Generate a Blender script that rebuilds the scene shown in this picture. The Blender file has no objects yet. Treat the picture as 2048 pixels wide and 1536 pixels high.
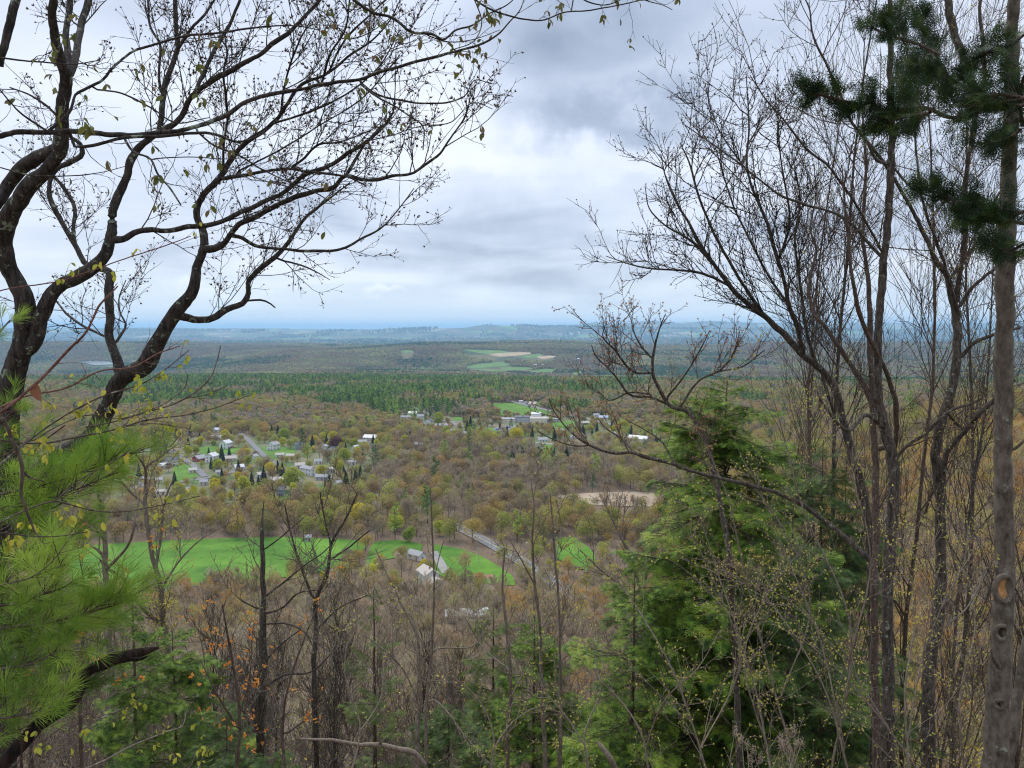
import bpy, math, random
import numpy as np
from mathutils import Vector, Matrix, noise as mnoise

# ------------------------------------------------------------------ camera, sky, sun, exposure
S = bpy.context.scene
COL = S.collection
FPX = 1538.0                                   # focal length in photograph pixels (2048 wide)
PITCH = math.atan(113 / FPX)
cam_d = bpy.data.cameras.new('camera'); cam = bpy.data.objects.new('camera', cam_d); COL.objects.link(cam)
cam_d.sensor_width = 36; cam_d.lens = FPX / 2048 * 36
cam_d.clip_start = 0.05; cam_d.clip_end = 200000
cam.location = (0, 0, 0); cam.rotation_euler = (math.pi / 2 - PITCH, 0, 0)
S.camera = cam
S.view_settings.view_transform = 'Standard'; S.view_settings.look = 'None'
S.view_settings.gamma = 1; S.view_settings.use_curve_mapping = False
S.view_settings.exposure = 0.55
S.render.engine = 'CYCLES'
S.cycles.max_bounces = 6; S.cycles.diffuse_bounces = 3; S.cycles.glossy_bounces = 2
S.cycles.transmission_bounces = 2; S.cycles.transparent_max_bounces = 4; S.cycles.volume_bounces = 2
S.cycles.filter_width = 1.15; S.cycles.denoising_prefilter = 'NONE'
S.cycles.use_denoising = True
S.cycles.use_adaptive_sampling = False
SUN_EL, SUN_AZ = math.radians(48), math.radians(-25)   # azimuth from +Y towards +X
W = bpy.data.worlds.new('World'); S.world = W; W.use_nodes = True


def N(nt, typ, **kw):
    n = nt.nodes.new(typ)
    for k, v in kw.items():
        if k == 'ins':
            for a, b in v.items():
                if isinstance(b, bpy.types.NodeSocket): nt.links.new(b, n.inputs[a])
                else: n.inputs[a].default_value = b
        else: setattr(n, k, v)
    return n


def ramp(nt, fac, stops, interp='LINEAR'):
    r = nt.nodes.new('ShaderNodeValToRGB'); r.color_ramp.interpolation = interp
    el = r.color_ramp.elements
    while len(el) > 1: el.remove(el[-1])
    el[0].position = stops[0][0]; el[0].color = (*stops[0][1], 1)
    for p, c in stops[1:]:
        e = el.new(p); e.color = (*c, 1)
    nt.links.new(fac, r.inputs[0]); return r.outputs[0]


def math_n(nt, op, a, b=None, clamp=False):
    n = nt.nodes.new('ShaderNodeMath'); n.operation = op; n.use_clamp = clamp
    for i, v in enumerate((a, b)):
        if v is None: continue
        if isinstance(v, bpy.types.NodeSocket): nt.links.new(v, n.inputs[i])
        else: n.inputs[i].default_value = v
    return n.outputs[0]


def build_world():
    nt = W.node_tree; nt.nodes.clear()
    out = N(nt, 'ShaderNodeOutputWorld')
    tc = N(nt, 'ShaderNodeTexCoord')
    sky = N(nt, 'ShaderNodeTexSky', sky_type='NISHITA', sun_disc=False)
    sky.sun_elevation = SUN_EL; sky.sun_rotation = SUN_AZ; sky.altitude = 300
    sky.air_density = 1.0; sky.dust_density = 1.5
    d = tc.outputs['Generated']
    sep = N(nt, 'ShaderNodeSeparateXYZ', ins={0: d})
    zc = math_n(nt, 'MAXIMUM', sep.outputs[2], 0.0)
    den = math_n(nt, 'ADD', zc, 0.10)
    px = math_n(nt, 'DIVIDE', sep.outputs[0], den); py = math_n(nt, 'DIVIDE', sep.outputs[1], den)
    comb = N(nt, 'ShaderNodeCombineXYZ', ins={0: px, 1: math_n(nt, 'MULTIPLY', py, 1.0), 2: math_n(nt, 'MULTIPLY', zc, 2.0)})
    n1 = N(nt, 'ShaderNodeTexNoise', ins={'Vector': comb.outputs[0], 'Scale': 0.75, 'Detail': 7.0, 'Roughness': 0.5, 'Distortion': 0.4})
    n2 = N(nt, 'ShaderNodeTexNoise', ins={'Vector': d, 'Scale': 9.0, 'Detail': 5.0, 'Roughness': 0.55})
    # cloud thickness (0 thin and bright, 1 thick and grey)
    thick = math_n(nt, 'MULTIPLY_ADD', n1.outputs[0], 1.5); thick.node.inputs[2].default_value = -0.36
    warp = N(nt, 'ShaderNodeVectorMath', operation='SCALE', ins={0: n2.outputs['Color'], 'Scale': 0.16})
    dw = N(nt, 'ShaderNodeVectorMath', operation='ADD', ins={0: d, 1: warp.outputs[0]})
    dw2 = N(nt, 'ShaderNodeVectorMath', operation='ADD', ins={0: dw.outputs[0], 1: (-0.08, -0.08, -0.08)})

    def bank(x, y, sx, sz, amt):
        c = ((x - 1024) / FPX, 1.0, (655 - y) / FPX); L = math.sqrt(sum(v * v for v in c)); c = [v / L for v in c]
        s = N(nt, 'ShaderNodeVectorMath', operation='SUBTRACT', ins={0: dw2.outputs[0], 1: c})
        m = N(nt, 'ShaderNodeVectorMath', operation='MULTIPLY', ins={0: s.outputs[0], 1: (FPX / sx, 3.0, FPX / sz)})
        l = N(nt, 'ShaderNodeVectorMath', operation='LENGTH', ins={0: m.outputs[0]})
        mr = N(nt, 'ShaderNodeMapRange', interpolation_type='SMOOTHSTEP', ins={0: l.outputs['Value'], 1: 0.0, 2: 1.0, 3: amt, 4: 0.0})
        return mr.outputs[0]
    for b in BANKS: thick = math_n(nt, 'ADD', thick, bank(*b))
    col = ramp(nt, math_n(nt, 'ADD', thick, 0.0, clamp=True),
               [(0.0, (6.7, 7.1, 7.6)), (0.25, (5.9, 6.4, 7.3)), (0.5, (4.8, 5.35, 6.5)), (0.75, (3.2, 3.75, 4.8)), (1.0, (2.0, 2.5, 3.4))])
    # near the horizon the cloud deck thins into pale blue air
    hz = N(nt, 'ShaderNodeMapRange', interpolation_type='SMOOTHSTEP', ins={0: sep.outputs[2], 1: 0.0, 2: 0.085, 3: 0.85, 4: 0.0})
    m1 = N(nt, 'ShaderNodeMix', data_type='RGBA', ins={'Factor': hz.outputs[0], 'A': col, 'B': (5.0, 6.1, 7.1, 1)})
    # overcast: brighter towards the zenith
    zb = N(nt, 'ShaderNodeMapRange', ins={0: sep.outputs[2], 1: 0.35, 2: 1.0, 3: 1.0, 4: 2.1})
    m2 = N(nt, 'ShaderNodeVectorMath', operation='SCALE', ins={0: m1.outputs['Result'], 'Scale': zb.outputs[0]})
    m3 = N(nt, 'ShaderNodeMix', data_type='RGBA', ins={'Factor': 0.92, 'A': sky.outputs[0], 'B': m2.outputs[0]})
    bg = N(nt, 'ShaderNodeBackground', ins={'Color': m3.outputs['Result'], 'Strength': 0.1})
    nt.links.new(bg.outputs[0], out.inputs[0])


# cloud banks: photograph x, y, half widths, amount (+ greyer, - brighter)
BANKS = [(1230, 262, 370, 95, .62), (1130, 120, 420, 120, .34), (1450, 60, 300, 160, .06), (1020, 470, 520, 130, .32),
         (880, 160, 230, 200, -.36), (1290, 330, 330, 60, -.2), (1010, 310, 200, 60, -.35), (1300, 450, 260, 70, -.1),
         (300, 250, 600, 330, -.1), (1180, 550, 420, 70, .16), (760, 598, 60, 14, -.5), (440, 585, 110, 18, -.4)]
build_world()
sun_d = bpy.data.lights.new('sun', 'SUN'); sun = bpy.data.objects.new('sun', sun_d); COL.objects.link(sun)
sun_d.energy = 1.5; sun_d.angle = math.radians(20); sun_d.color = (1.0, 0.92, 0.78)
_sd = Vector((math.sin(SUN_AZ) * math.cos(SUN_EL), math.cos(SUN_AZ) * math.cos(SUN_EL), math.sin(SUN_EL)))
sun.rotation_euler = _sd.to_track_quat('Z', 'Y').to_euler()

# ------------------------------------------------------------------ helpers
R = np.random.default_rng(7)
PI = math.pi


def P(px, py, Y):
    """point seen at photograph pixel (px, py) at distance Y ahead"""
    cx = (px - 1024) / FPX; cy = (768 - py) / FPX
    ca, sa = math.cos(PITCH), math.sin(PITCH)
    d = np.array([cx + 0 * cy, ca + cy * sa, -sa + cy * ca], dtype=float)
    return d / d[1] * Y


def proj(X, Y, Z):
    ca, sa = math.cos(PITCH), math.sin(PITCH)
    dep = Y * ca - Z * sa; up = Y * sa + Z * ca
    return 1024 + FPX * X / dep, 768 - FPX * up / dep


def sstep(a, b, x):
    t = np.clip((x - a) / (b - a), 0, 1); return t * t * (3 - 2 * t)


def vnoise(X, Y, scale, seed=0):
    """cheap smooth value noise"""
    x = np.asarray(X, float) / scale + seed * 17.3; y = np.asarray(Y, float) / scale + seed * 9.1
    xi = np.floor(x); yi = np.floor(y); fx = x - xi; fy = y - yi
    fx = fx * fx * (3 - 2 * fx); fy = fy * fy * (3 - 2 * fy)

    def h(a, b):
        v = np.sin(a * 127.1 + b * 311.7 + seed * 74.7) * 43758.5453; return v - np.floor(v)
    return (h(xi, yi) * (1 - fx) + h(xi + 1, yi) * fx) * (1 - fy) + (h(xi, yi + 1) * (1 - fx) + h(xi + 1, yi + 1) * fx) * fy


TK = np.array([(-60, 4), (-5, -1.5), (2, -1.9), (5, -4.2), (10, -10), (20, -19), (35, -31), (60, -47), (100, -68), (150, -88), (200, -101),
               (260, -112), (320, -119), (450, -123), (700, -121), (1000, -120), (1400, -122), (2000, -144), (2300, -157),
               (3000, -196), (3500, -208), (5400, -132), (6500, -140), (8000, -230), (10000, -250), (90000, -250)], float)
MR1 = np.array([(700, 662), (930, 656), (960, 651.5), (985, 650.6), (1012, 652.3), (1050, 653), (1080, 655), (1140, 655), (1250, 657), (1600, 660)], float)
MR2 = np.array([(-800, 655), (300, 656), (345, 655.5), (400, 657), (560, 656), (640, 658), (900, 657), (1050, 654), (1075, 650.5), (1110, 649.5), (1150, 649),
                (1190, 644.5), (1215, 646), (1235, 647.5), (1290, 642), (1312, 641), (1350, 646), (1420, 642), (1500, 646), (1600, 648), (1750, 645), (1900, 647), (2100, 646), (3000, 652)], float)


def tz(X, Y):
    X = np.asarray(X, float); Y = np.asarray(Y, float)
    z = np.interp(Y, TK[:, 0], TK[:, 1])
    z = 0.5 * z + 0.25 * np.interp(Y * 0.94 - 1, TK[:, 0], TK[:, 1]) + 0.25 * np.interp(Y * 1.06 + 1, TK[:, 0], TK[:, 1])
    Yc = np.maximum(Y, 1.0); u = X / (Yc + 20)
    # wooded shoulder rising on the right
    z = z + 66 * sstep(.20, .62, u) * sstep(90, 330, Y) * (1 - sstep(520, 900, Y))
    # undulations
    z = z + (vnoise(X, Y, 260, 1) - .5) * 10 * sstep(480, 1300, Y) * (1 - sstep(4500, 7000, Y))
    z = z + (vnoise(X, Y, 800, 2) - .5) * 60 * sstep(1500, 3600, Y) * (1 - sstep(6000, 8000, Y))
    z = z - 45 * sstep(-.25, -.5, u) * sstep(2600, 3200, Y) * (1 - sstep(4800, 5600, Y))
    z = z + (vnoise(X, Y, 14, 3) - .5) * 1.6 * (1 - sstep(60, 140, np.abs(Y))) * sstep(8, 20, np.abs(Y) + np.abs(X))
    z = z + (vnoise(X, Y, 3000, 4) - .4) * 30 * sstep(9000, 14000, Y)
    ppx = 1024 + FPX * X / Yc
    h1 = (655 - np.interp(ppx, MR1[:, 0], MR1[:, 1])) / FPX * 17500 + 250
    z = z + np.maximum(h1, 0) * np.exp(-((Y - 17500) / 1200) ** 2)
    h2 = (655 - np.interp(ppx, MR2[:, 0], MR2[:, 1])) / FPX * 22500 + 250
    z = z + np.maximum(h2, 0) * np.exp(-((Y - 22500) / 1800) ** 2)
    return z


_YS = np.concatenate([np.linspace(1, 600, 2400), np.geomspace(601, 70000, 6000)])


def G(px, py):
    """ground point seen at a photograph pixel"""
    d = P(px, py, 1.0)
    below = (d[2] * _YS) < tz(d[0] * _YS, _YS)
    i = int(np.argmax(below)); Y = _YS[i] if below.any() else 60000.
    return np.array([d[0] * Y, Y, float(tz(d[0] * Y, Y))])


def tag(o, label=None, cat=None, group=None, kind=None):
    if label: o['label'] = label
    if cat: o['category'] = cat
    if group: o['group'] = group
    if kind: o['kind'] = kind
    return o


def empty(name, loc, label, cat, group=None):
    o = bpy.data.objects.new(name, None); COL.objects.link(o); o.location = [float(v) for v in loc]
    o.empty_display_size = .2
    return tag(o, label, cat, group)


class MB:
    """mesh collector: quads and triangles as numpy arrays, several material slots"""
    def __init__(s): s.V = []; s.F = []; s.n = 0
    def add(s, V, F, m=0):
        V = np.asarray(V, float).reshape(-1, 3); F = np.asarray(F, int)
        if not len(V) or not len(F): return
        s.V.append(V); s.F.append((F + s.n, m)); s.n += len(V)
    def merge(s, o, m=None):
        for V, (F, mm) in zip(o.V, o.F): pass
        off = s.n
        for V in o.V: s.V.append(V)
        for F, mm in o.F: s.F.append((F + off, mm if m is None else m))
        s.n += o.n
    def mesh(s, name, mats, smooth=True):
        me = bpy.data.meshes.new(name)
        if s.n:
            V = np.concatenate(s.V)
            me.vertices.add(len(V)); me.vertices.foreach_set('co', V.astype('f4').ravel())
            idx = np.concatenate([F.ravel() for F, _ in s.F])
            tot = np.concatenate([np.full(len(F), F.shape[1]) for F, _ in s.F])
            mi = np.concatenate([np.full(len(F), m) for F, m in s.F])
            st = np.concatenate([[0], np.cumsum(tot)[:-1]])
            me.loops.add(len(idx)); me.loops.foreach_set('vertex_index', idx.astype('i4'))
            me.polygons.add(len(tot)); me.polygons.foreach_set('loop_start', st.astype('i4'))
            me.polygons.foreach_set('material_index', mi.astype('i4'))
            me.polygons.foreach_set('use_smooth', np.full(len(tot), smooth))
            me.update(calc_edges=True); me.validate()
        for m in mats: me.materials.append(m)
        return me
    def obj(s, name, mats, parent=None, smooth=True, loc=None):
        if not isinstance(mats, (list, tuple)): mats = [mats]
        base = None
        if parent is not None: base = np.array(parent.matrix_world.translation) if parent.parent else np.array(parent.location)
        if loc is not None: base = np.array(loc, float)
        if base is not None: s.V = [v - base for v in s.V]
        o = bpy.data.objects.new(name, s.mesh(name, mats, smooth)); COL.objects.link(o)
        if parent is not None: o.parent = parent
        elif loc is not None: o.location = [float(v) for v in loc]
        return o


def tubes(mb, Pn, Rn, sides=4, m=0):
    """Pn (N,K,3) centre lines, Rn (N,K) radii"""
    Pn = np.asarray(Pn, float); Rn = np.asarray(Rn, float)
    if Pn.ndim == 2: Pn = Pn[None]; Rn = Rn[None]
    n, K, _ = Pn.shape
    if n == 0: return
    T = np.gradient(Pn, axis=1); T /= np.linalg.norm(T, axis=2, keepdims=True) + 1e-9
    D = Pn[:, -1] - Pn[:, 0]
    ref = np.where(np.abs(D[:, 2:3]) > .75 * np.linalg.norm(D, axis=1, keepdims=True), np.array([[1., .1, 0]]), np.array([[0., .1, 1]]))[:, None]
    A = np.cross(T, np.broadcast_to(ref, T.shape)); A /= np.linalg.norm(A, axis=2, keepdims=True) + 1e-9
    B = np.cross(T, A)
    if sides == 2:
        V = np.stack([Pn - A * Rn[..., None], Pn + A * Rn[..., None]], 2)
        i = (np.arange(n)[:, None] * K + np.arange(K - 1)[None]) * 2
        F = np.stack([i, i + 1, i + 3, i + 2], -1).reshape(-1, 4); mb.add(V, F, m); return
    th = np.arange(sides) * 2 * PI / sides
    V = Pn[:, :, None] + Rn[:, :, None, None] * (A[:, :, None] * np.cos(th)[None, None, :, None] + B[:, :, None] * np.sin(th)[None, None, :, None])
    base = (np.arange(n)[:, None] * K + np.arange(K - 1)[None])[..., None] * sides
    s0 = np.arange(sides)[None, None]; s1 = (s0 + 1) % sides
    F = np.stack([base + s0, base + s1, base + sides + s1, base + sides + s0], -1).reshape(-1, 4)
    mb.add(V, F, m)


def nrm(v): return v / (np.linalg.norm(v, axis=-1, keepdims=True) + 1e-9)


def grow(st, d, L, r0, K=5, wig=.15, up=0., tip=.3, rg=None, bias=None):
    rg = rg or R
    n = len(st); Pn = np.zeros((n, K, 3)); Pn[:, 0] = st; d = nrm(d); step = (np.asarray(L) / (K - 1))[:, None]
    for k in range(1, K):
        d = d + rg.normal(0, wig, (n, 3)) + np.array([0, 0, up])
        if bias is not None: d = d + bias
        d = nrm(d); Pn[:, k] = Pn[:, k - 1] + d * step
    Rn = np.asarray(r0)[:, None] * np.linspace(1, tip, K)[None]
    return Pn, Rn


def sample(Pn, Rn, m, t0=0., t1=1., rg=None):
    rg = rg or R
    n, K, _ = Pn.shape
    if n == 0: return np.zeros((0, 3)), np.zeros((0, 3)), np.zeros(0), np.zeros(0), np.zeros(0, int)
    who = np.repeat(np.arange(n), m); t = rg.uniform(t0, t1, n * m)
    x = t * (K - 1); i = np.minimum(x.astype(int), K - 2); f = (x - i)[:, None]
    p = Pn[who, i] * (1 - f) + Pn[who, i + 1] * f
    T = nrm(Pn[who, i + 1] - Pn[who, i]); r = Rn[who, i] * (1 - f[:, 0]) + Rn[who, i + 1] * f[:, 0]
    return p, T, r, t, who


def fork(T, ang, sd=.2, rg=None, up=0.):
    rg = rg or R
    n = len(T); q = nrm(np.cross(T, nrm(rg.normal(0, 1, (n, 3))))); a = rg.normal(ang, sd, n)[:, None]
    return nrm(T * np.cos(a) + q * np.sin(a) + np.array([0, 0, up]))


def stamp(mb, tv, tf, pos, dirs, scale, m=0, rg=None):
    """copy a small template (its +Z along dirs) to many places"""
    rg = rg or R
    n = len(pos)
    if n == 0: return
    Z = nrm(dirs); X = nrm(np.cross(Z, nrm(rg.normal(0, 1, (n, 3))))); Y = np.cross(Z, X)
    M = np.stack([X, Y, Z], 1) * np.asarray(scale)[:, None, None]
    V = np.einsum('vk,nkj->nvj', tv, M) + pos[:, None]
    F = (tf[None] + (np.arange(n) * len(tv))[:, None, None]).reshape(-1, tf.shape[1])
    mb.add(V.reshape(-1, 3), F, m)


# ------------------------------------------------------------------ materials
def mat(name, rough=.8, spec=.3):
    m = bpy.data.materials.new(name); m.use_nodes = True; nt = m.node_tree
    b = nt.nodes['Principled BSDF']; b.inputs['Roughness'].default_value = rough; b.inputs['Specular IOR Level'].default_value = spec
    return m, nt, b


def flat(name, c, rough=.8, spec=.3, var=.12, scale=3., bump=0.):
    m, nt, b = mat(name, rough, spec)
    tc = N(nt, 'ShaderNodeTexCoord'); n = N(nt, 'ShaderNodeTexNoise', ins={'Vector': tc.outputs['Object'], 'Scale': scale, 'Detail': 5.})
    c = np.array(c); col = ramp(nt, n.outputs[0], [(.3, tuple(c * (1 - var))), (.7, tuple(np.minimum(c * (1 + var), 1)))])
    nt.links.new(col, b.inputs['Base Color'])
    if bump:
        bp = N(nt, 'ShaderNodeBump', ins={'Height': n.outputs[0], 'Strength': bump}); nt.links.new(bp.outputs[0], b.inputs['Normal'])
    return m


def bark(name, dark, light, lichen=0., lcol=(.28, .33, .25), scale=9., rough=.9, zs=.25, bump=.6, vor=1.):
    m, nt, b = mat(name, rough, .2)
    tc = N(nt, 'ShaderNodeTexCoord'); mp = N(nt, 'ShaderNodeMapping', ins={'Vector': tc.outputs['Object'], 'Scale': (1, 1, zs)})
    n = N(nt, 'ShaderNodeTexNoise', ins={'Vector': mp.outputs[0], 'Scale': scale * 3, 'Detail': 8., 'Roughness': .65})
    v = N(nt, 'ShaderNodeTexVoronoi', feature='DISTANCE_TO_EDGE', ins={'Vector': mp.outputs[0], 'Scale': scale * 4})
    h = math_n(nt, 'MULTIPLY', n.outputs[0], math_n(nt, 'ADD', math_n(nt, 'MULTIPLY', math_n(nt, 'MINIMUM', v.outputs[0], .25), vor), 1 - .25 * vor))
    col = ramp(nt, h, [(.3, dark), (.62, light)])
    if lichen > 0:
        ln = N(nt, 'ShaderNodeTexNoise', ins={'Vector': tc.outputs['Object'], 'Scale': scale * 1.3, 'Detail': 9., 'Roughness': .7})
        lm = ramp(nt, ln.outputs[0], [(.66 - lichen * .2, (0, 0, 0)), (.70 - lichen * .2, (1, 1, 1))])
        mx = N(nt, 'ShaderNodeMix', data_type='RGBA', ins={'Factor': lm, 'A': col, 'B': (*lcol, 1)}); col = mx.outputs['Result']
    nt.links.new(col, b.inputs['Base Color'])
    bp = N(nt, 'ShaderNodeBump', ins={'Height': h, 'Strength': bump, 'Distance': .02}); nt.links.new(bp.outputs[0], b.inputs['Normal'])
    return m


def leafmat(name, stops, trans=.25, rough=.6, per='object', scale=5.):
    """colour picked per object / instance (Random) and broken up by fine noise"""
    m, nt, b = mat(name, rough, .25)
    oi = N(nt, 'ShaderNodeObjectInfo'); tc = N(nt, 'ShaderNodeTexCoord')
    n = N(nt, 'ShaderNodeTexNoise', ins={'Vector': tc.outputs['Object'], 'Scale': scale, 'Detail': 2.})
    f = math_n(nt, 'SUBTRACT', n.outputs[0], .5)
    if per == 'patch':
        g = N(nt, 'ShaderNodeNewGeometry'); n3 = N(nt, 'ShaderNodeTexNoise', ins={'Vector': g.outputs['Position'], 'Scale': scale, 'Detail': 3.})
        a_ = math_n(nt, 'MULTIPLY_ADD', oi.outputs['Random'], .45); nt.links.new(math_n(nt, 'MULTIPLY_ADD', n3.outputs[0], 2.6), a_.node.inputs[2]); n3b = a_.node.inputs[2].links[0].from_node; n3b.inputs[2].default_value = -1.03
        fac = math_n(nt, 'ADD', a_, 0., True)
    elif per == 'object': fac = math_n(nt, 'MULTIPLY_ADD', f, .5, True); nt.links.new(oi.outputs['Random'], fac.node.inputs[2])
    else: fac = math_n(nt, 'MULTIPLY_ADD', f, 2.6, True); fac.node.inputs[2].default_value = .5
    col = ramp(nt, fac, stops); nt.links.new(col, b.inputs['Base Color'])
    if trans:
        tr = N(nt, 'ShaderNodeBsdfTranslucent', ins={'Color': col}); mx = N(nt, 'ShaderNodeMixShader', ins={0: trans, 1: b.outputs[0], 2: tr.outputs[0]})
        nt.links.new(mx.outputs[0], nt.nodes['Material Output'].inputs[0])
    return m

# ------------------------------------------------------------------ ground
def ground_material():
    m, nt, b = mat('ground_soil', .95, .1)
    geo = N(nt, 'ShaderNodeNewGeometry'); p = geo.outputs['Position']
    n1 = N(nt, 'ShaderNodeTexNoise', ins={'Vector': p, 'Scale': 1 / 900, 'Detail': 7., 'Roughness': .62})
    n2 = N(nt, 'ShaderNodeTexNoise', ins={'Vector': p, 'Scale': .9, 'Detail': 8., 'Roughness': .7})
    v = N(nt, 'ShaderNodeTexVoronoi', ins={'Vector': p, 'Scale': 1 / 420})
    litter = ramp(nt, n2.outputs[0], [(.3, (.07, .05, .035)), (.5, (.15, .11, .075)), (.7, (.24, .18, .13))])
    far = ramp(nt, n1.outputs[0], [(.35, (.015, .035, .02)), (.44, (.05, .08, .03)), (.50, (.14, .12, .07)), (.57, (.05, .075, .04)), (.66, (.18, .14, .09))])
    fc = N(nt, 'ShaderNodeSeparateColor', ins={0: v.outputs['Color']})
    fm = ramp(nt, fc.outputs[0], [(.80, (0, 0, 0)), (.82, (1, 1, 1))])
    fcol = ramp(nt, fc.outputs[1], [(.3, (.12, .22, .06)), (.6, (.26, .23, .15)), (.85, (.32, .29, .22))], 'CONSTANT')
    s0 = N(nt, "ShaderNodeSeparateXYZ", ins={0: p}); fm2 = math_n(nt, "MULTIPLY", fm, math_n(nt, "GREATER_THAN", s0.outputs[1], 8000.)); mx = N(nt, "ShaderNodeMix", data_type="RGBA", ins={"Factor": fm2, "A": far, "B": fcol})
    s = N(nt, 'ShaderNodeSeparateXYZ', ins={0: p})
    fd = N(nt, 'ShaderNodeMapRange', ins={0: s.outputs[1], 1: 2600., 2: 4200.})
    mz = N(nt, 'ShaderNodeMix', data_type='RGBA', ins={'Factor': fd.outputs[0], 'A': litter, 'B': mx.outputs['Result']})
    nt.links.new(mz.outputs['Result'], b.inputs['Base Color'])
    bp = N(nt, 'ShaderNodeBump', ins={'Height': n2.outputs[0], 'Strength': .5, 'Distance': .1}); nt.links.new(bp.outputs[0], b.inputs['Normal'])
    return m


def build_ground():
    ys = np.concatenate([np.linspace(-60, 0, 13)[:-1], np.linspace(0, 60, 50)[:-1], np.geomspace(60, 80000, 420)])
    us = np.concatenate([np.linspace(-1.5, -.75, 16)[:-1], np.linspace(-.75, .75, 330), np.linspace(.75, 1.5, 16)[1:]])
    Y, U = np.meshgrid(ys, us, indexing='ij'); X = U * (Y + 120)
    Z = tz(X, Y); a, b = Y.shape
    i = (np.arange(a - 1)[:, None] * b + np.arange(b - 1)[None])
    F = np.stack([i, i + 1, i + b + 1, i + b], -1).reshape(-1, 4)
    mb = MB(); mb.add(np.stack([X, Y, Z], -1), F)
    o = mb.obj('ground', ground_material()); tag(o, kind='structure')
    return o


build_ground()

FIELDS = []   # world polygons kept free of woods


def inside(poly, X, Y):
    r = np.zeros(np.shape(X), bool); n = len(poly); j = n - 1
    for i in range(n):
        xi, yi = poly[i]; xj, yj = poly[j]
        c = ((yi > Y) != (yj > Y)) & (X < (xj - xi) * (Y - yi) / (yj - yi + 1e-12) + xi); r ^= c; j = i
    return r


def sheet(name, px, m, lift=.35, block=True, rings=10, per=7, label=None):
    """a draped piece of open ground with a rounded outline"""
    w = np.array([G(*p)[:2] for p in px]); n = len(w)
    t = np.arange(n * per) / per; i0 = t.astype(int) % n; f = (t - t.astype(int))[:, None]
    p0, p1, p2, p3 = w[(i0 - 1) % n], w[i0], w[(i0 + 1) % n], w[(i0 + 2) % n]
    B = .5 * (2 * p1 + (p2 - p0) * f * .6 + (-.0) * f)
    B = p1 * (1 - f) + p2 * f + .18 * (f * (1 - f)) * ((p1 - p0) * (1 - f) - (p3 - p2) * f)
    c = w.mean(0)
    g = np.concatenate([[c + (B - c) * k / rings] for k in range(1, rings + 1)])       # rings, n*per, 2
    V = np.concatenate([c[None], g.reshape(-1, 2)])
    # rings of quads and a fan of triangles at the centre
    M = len(B); F4 = []; k = np.arange(M); k1 = (k + 1) % M
    for r in range(rings - 1):
        a = 1 + r * M; b2 = a + M; F4.append(np.stack([a + k, b2 + k, b2 + k1, a + k1], -1))
    F3 = np.stack([0 * k, 1 + k, 1 + k1], -1)
    Z = tz(V[:, 0], V[:, 1]) + lift
    VV = np.c_[V, Z]
    mb = MB(); mb.V.append(VV); mb.n = len(VV); mb.F.append((np.concatenate(F4), 0)); mb.F.append((F3, 0))
    o = mb.obj(name, m); tag(o, label, kind='structure')
    if block: FIELDS.append(B)
    return o


def grass_mat(name, a, b_, s=.05, stripe=0.):
    m, nt, b = mat(name, .9, .15)
    g = N(nt, 'ShaderNodeNewGeometry')
    n = N(nt, 'ShaderNodeTexNoise', ins={'Vector': g.outputs['Position'], 'Scale': s, 'Detail': 9., 'Roughness': .65})
    w = N(nt, 'ShaderNodeTexWave', ins={'Vector': g.outputs['Position'], 'Scale': .06, 'Distortion': 6., 'Detail': 3.})
    f = n.outputs[0]
    if stripe: f = math_n(nt, 'ADD', f, math_n(nt, 'MULTIPLY', math_n(nt, 'SUBTRACT', w.outputs[0], .5), stripe))
    nt.links.new(ramp(nt, f, [(.35, a), (.65, b_)]), b.inputs['Base Color'])
    n2 = N(nt, 'ShaderNodeTexNoise', ins={'Vector': g.outputs['Position'], 'Scale': 2., 'Detail': 4.})
    bp = N(nt, 'ShaderNodeBump', ins={'Height': n2.outputs[0], 'Strength': .8, 'Distance': .3}); nt.links.new(bp.outputs[0], b.inputs['Normal'])
    return m


M_meadow = grass_mat('meadow_grass', (.04, .12, .012), (.12, .25, .03), .035)
M_lawn = grass_mat('lawn_grass', (.06, .14, .02), (.12, .23, .035), .06)
M_pasture = grass_mat('pasture_grass', (.07, .14, .04), (.12, .21, .06), .02)
M_till = grass_mat('tilled_soil', (.27, .21, .15), (.40, .32, .24), .02)
M_straw = grass_mat('straw_stubble', (.30, .23, .15), (.40, .32, .22), .01)
M_yard = grass_mat('yard_ground', (.07, .13, .035), (.21, .17, .12), .035)
M_tar = flat('asphalt', (.17, .175, .19), .85, .3, .1, .4)
M_pale = flat('pale_gravel', (.25, .245, .23), .9, .2, .1, .2)

sheet('field', [(135, 1104), (200, 1090), (400, 1079), (560, 1075), (690, 1080), (735, 1084), (728, 1100), (700, 1122), (640, 1145), (560, 1157), (400, 1172), (250, 1195), (150, 1200)], M_meadow)
sheet('lawn', [(748, 1085), (800, 1081), (845, 1090), (838, 1108), (800, 1116), (760, 1122), (742, 1150), (728, 1145), (735, 1110)], M_meadow)
sheet('lawn', [(868, 1090), (925, 1100), (960, 1112), (988, 1128), (1024, 1152), (1030, 1172), (970, 1168), (900, 1160), (862, 1142), (872, 1115)], M_meadow)
sheet('lawn', [(1112, 1078), (1150, 1076), (1186, 1104), (1196, 1142), (1150, 1138), (1112, 1116)], M_meadow)
sheet('playing_field', [(972, 808), (1030, 806), (1070, 812), (1112, 827), (1088, 834), (1000, 831), (988, 820)], M_lawn)
sheet('ploughed_field', [(1112, 993), (1170, 987), (1270, 984), (1320, 990), (1300, 1014), (1180, 1010)], M_till)
sheet('pasture', [(920, 699), (1000, 701), (1022, 705), (990, 709), (955, 706)], M_pasture)
sheet('stubble_field', [(978, 709), (1000, 706), (1040, 704), (1068, 706), (1040, 711), (1000, 714)], M_straw)
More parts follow.
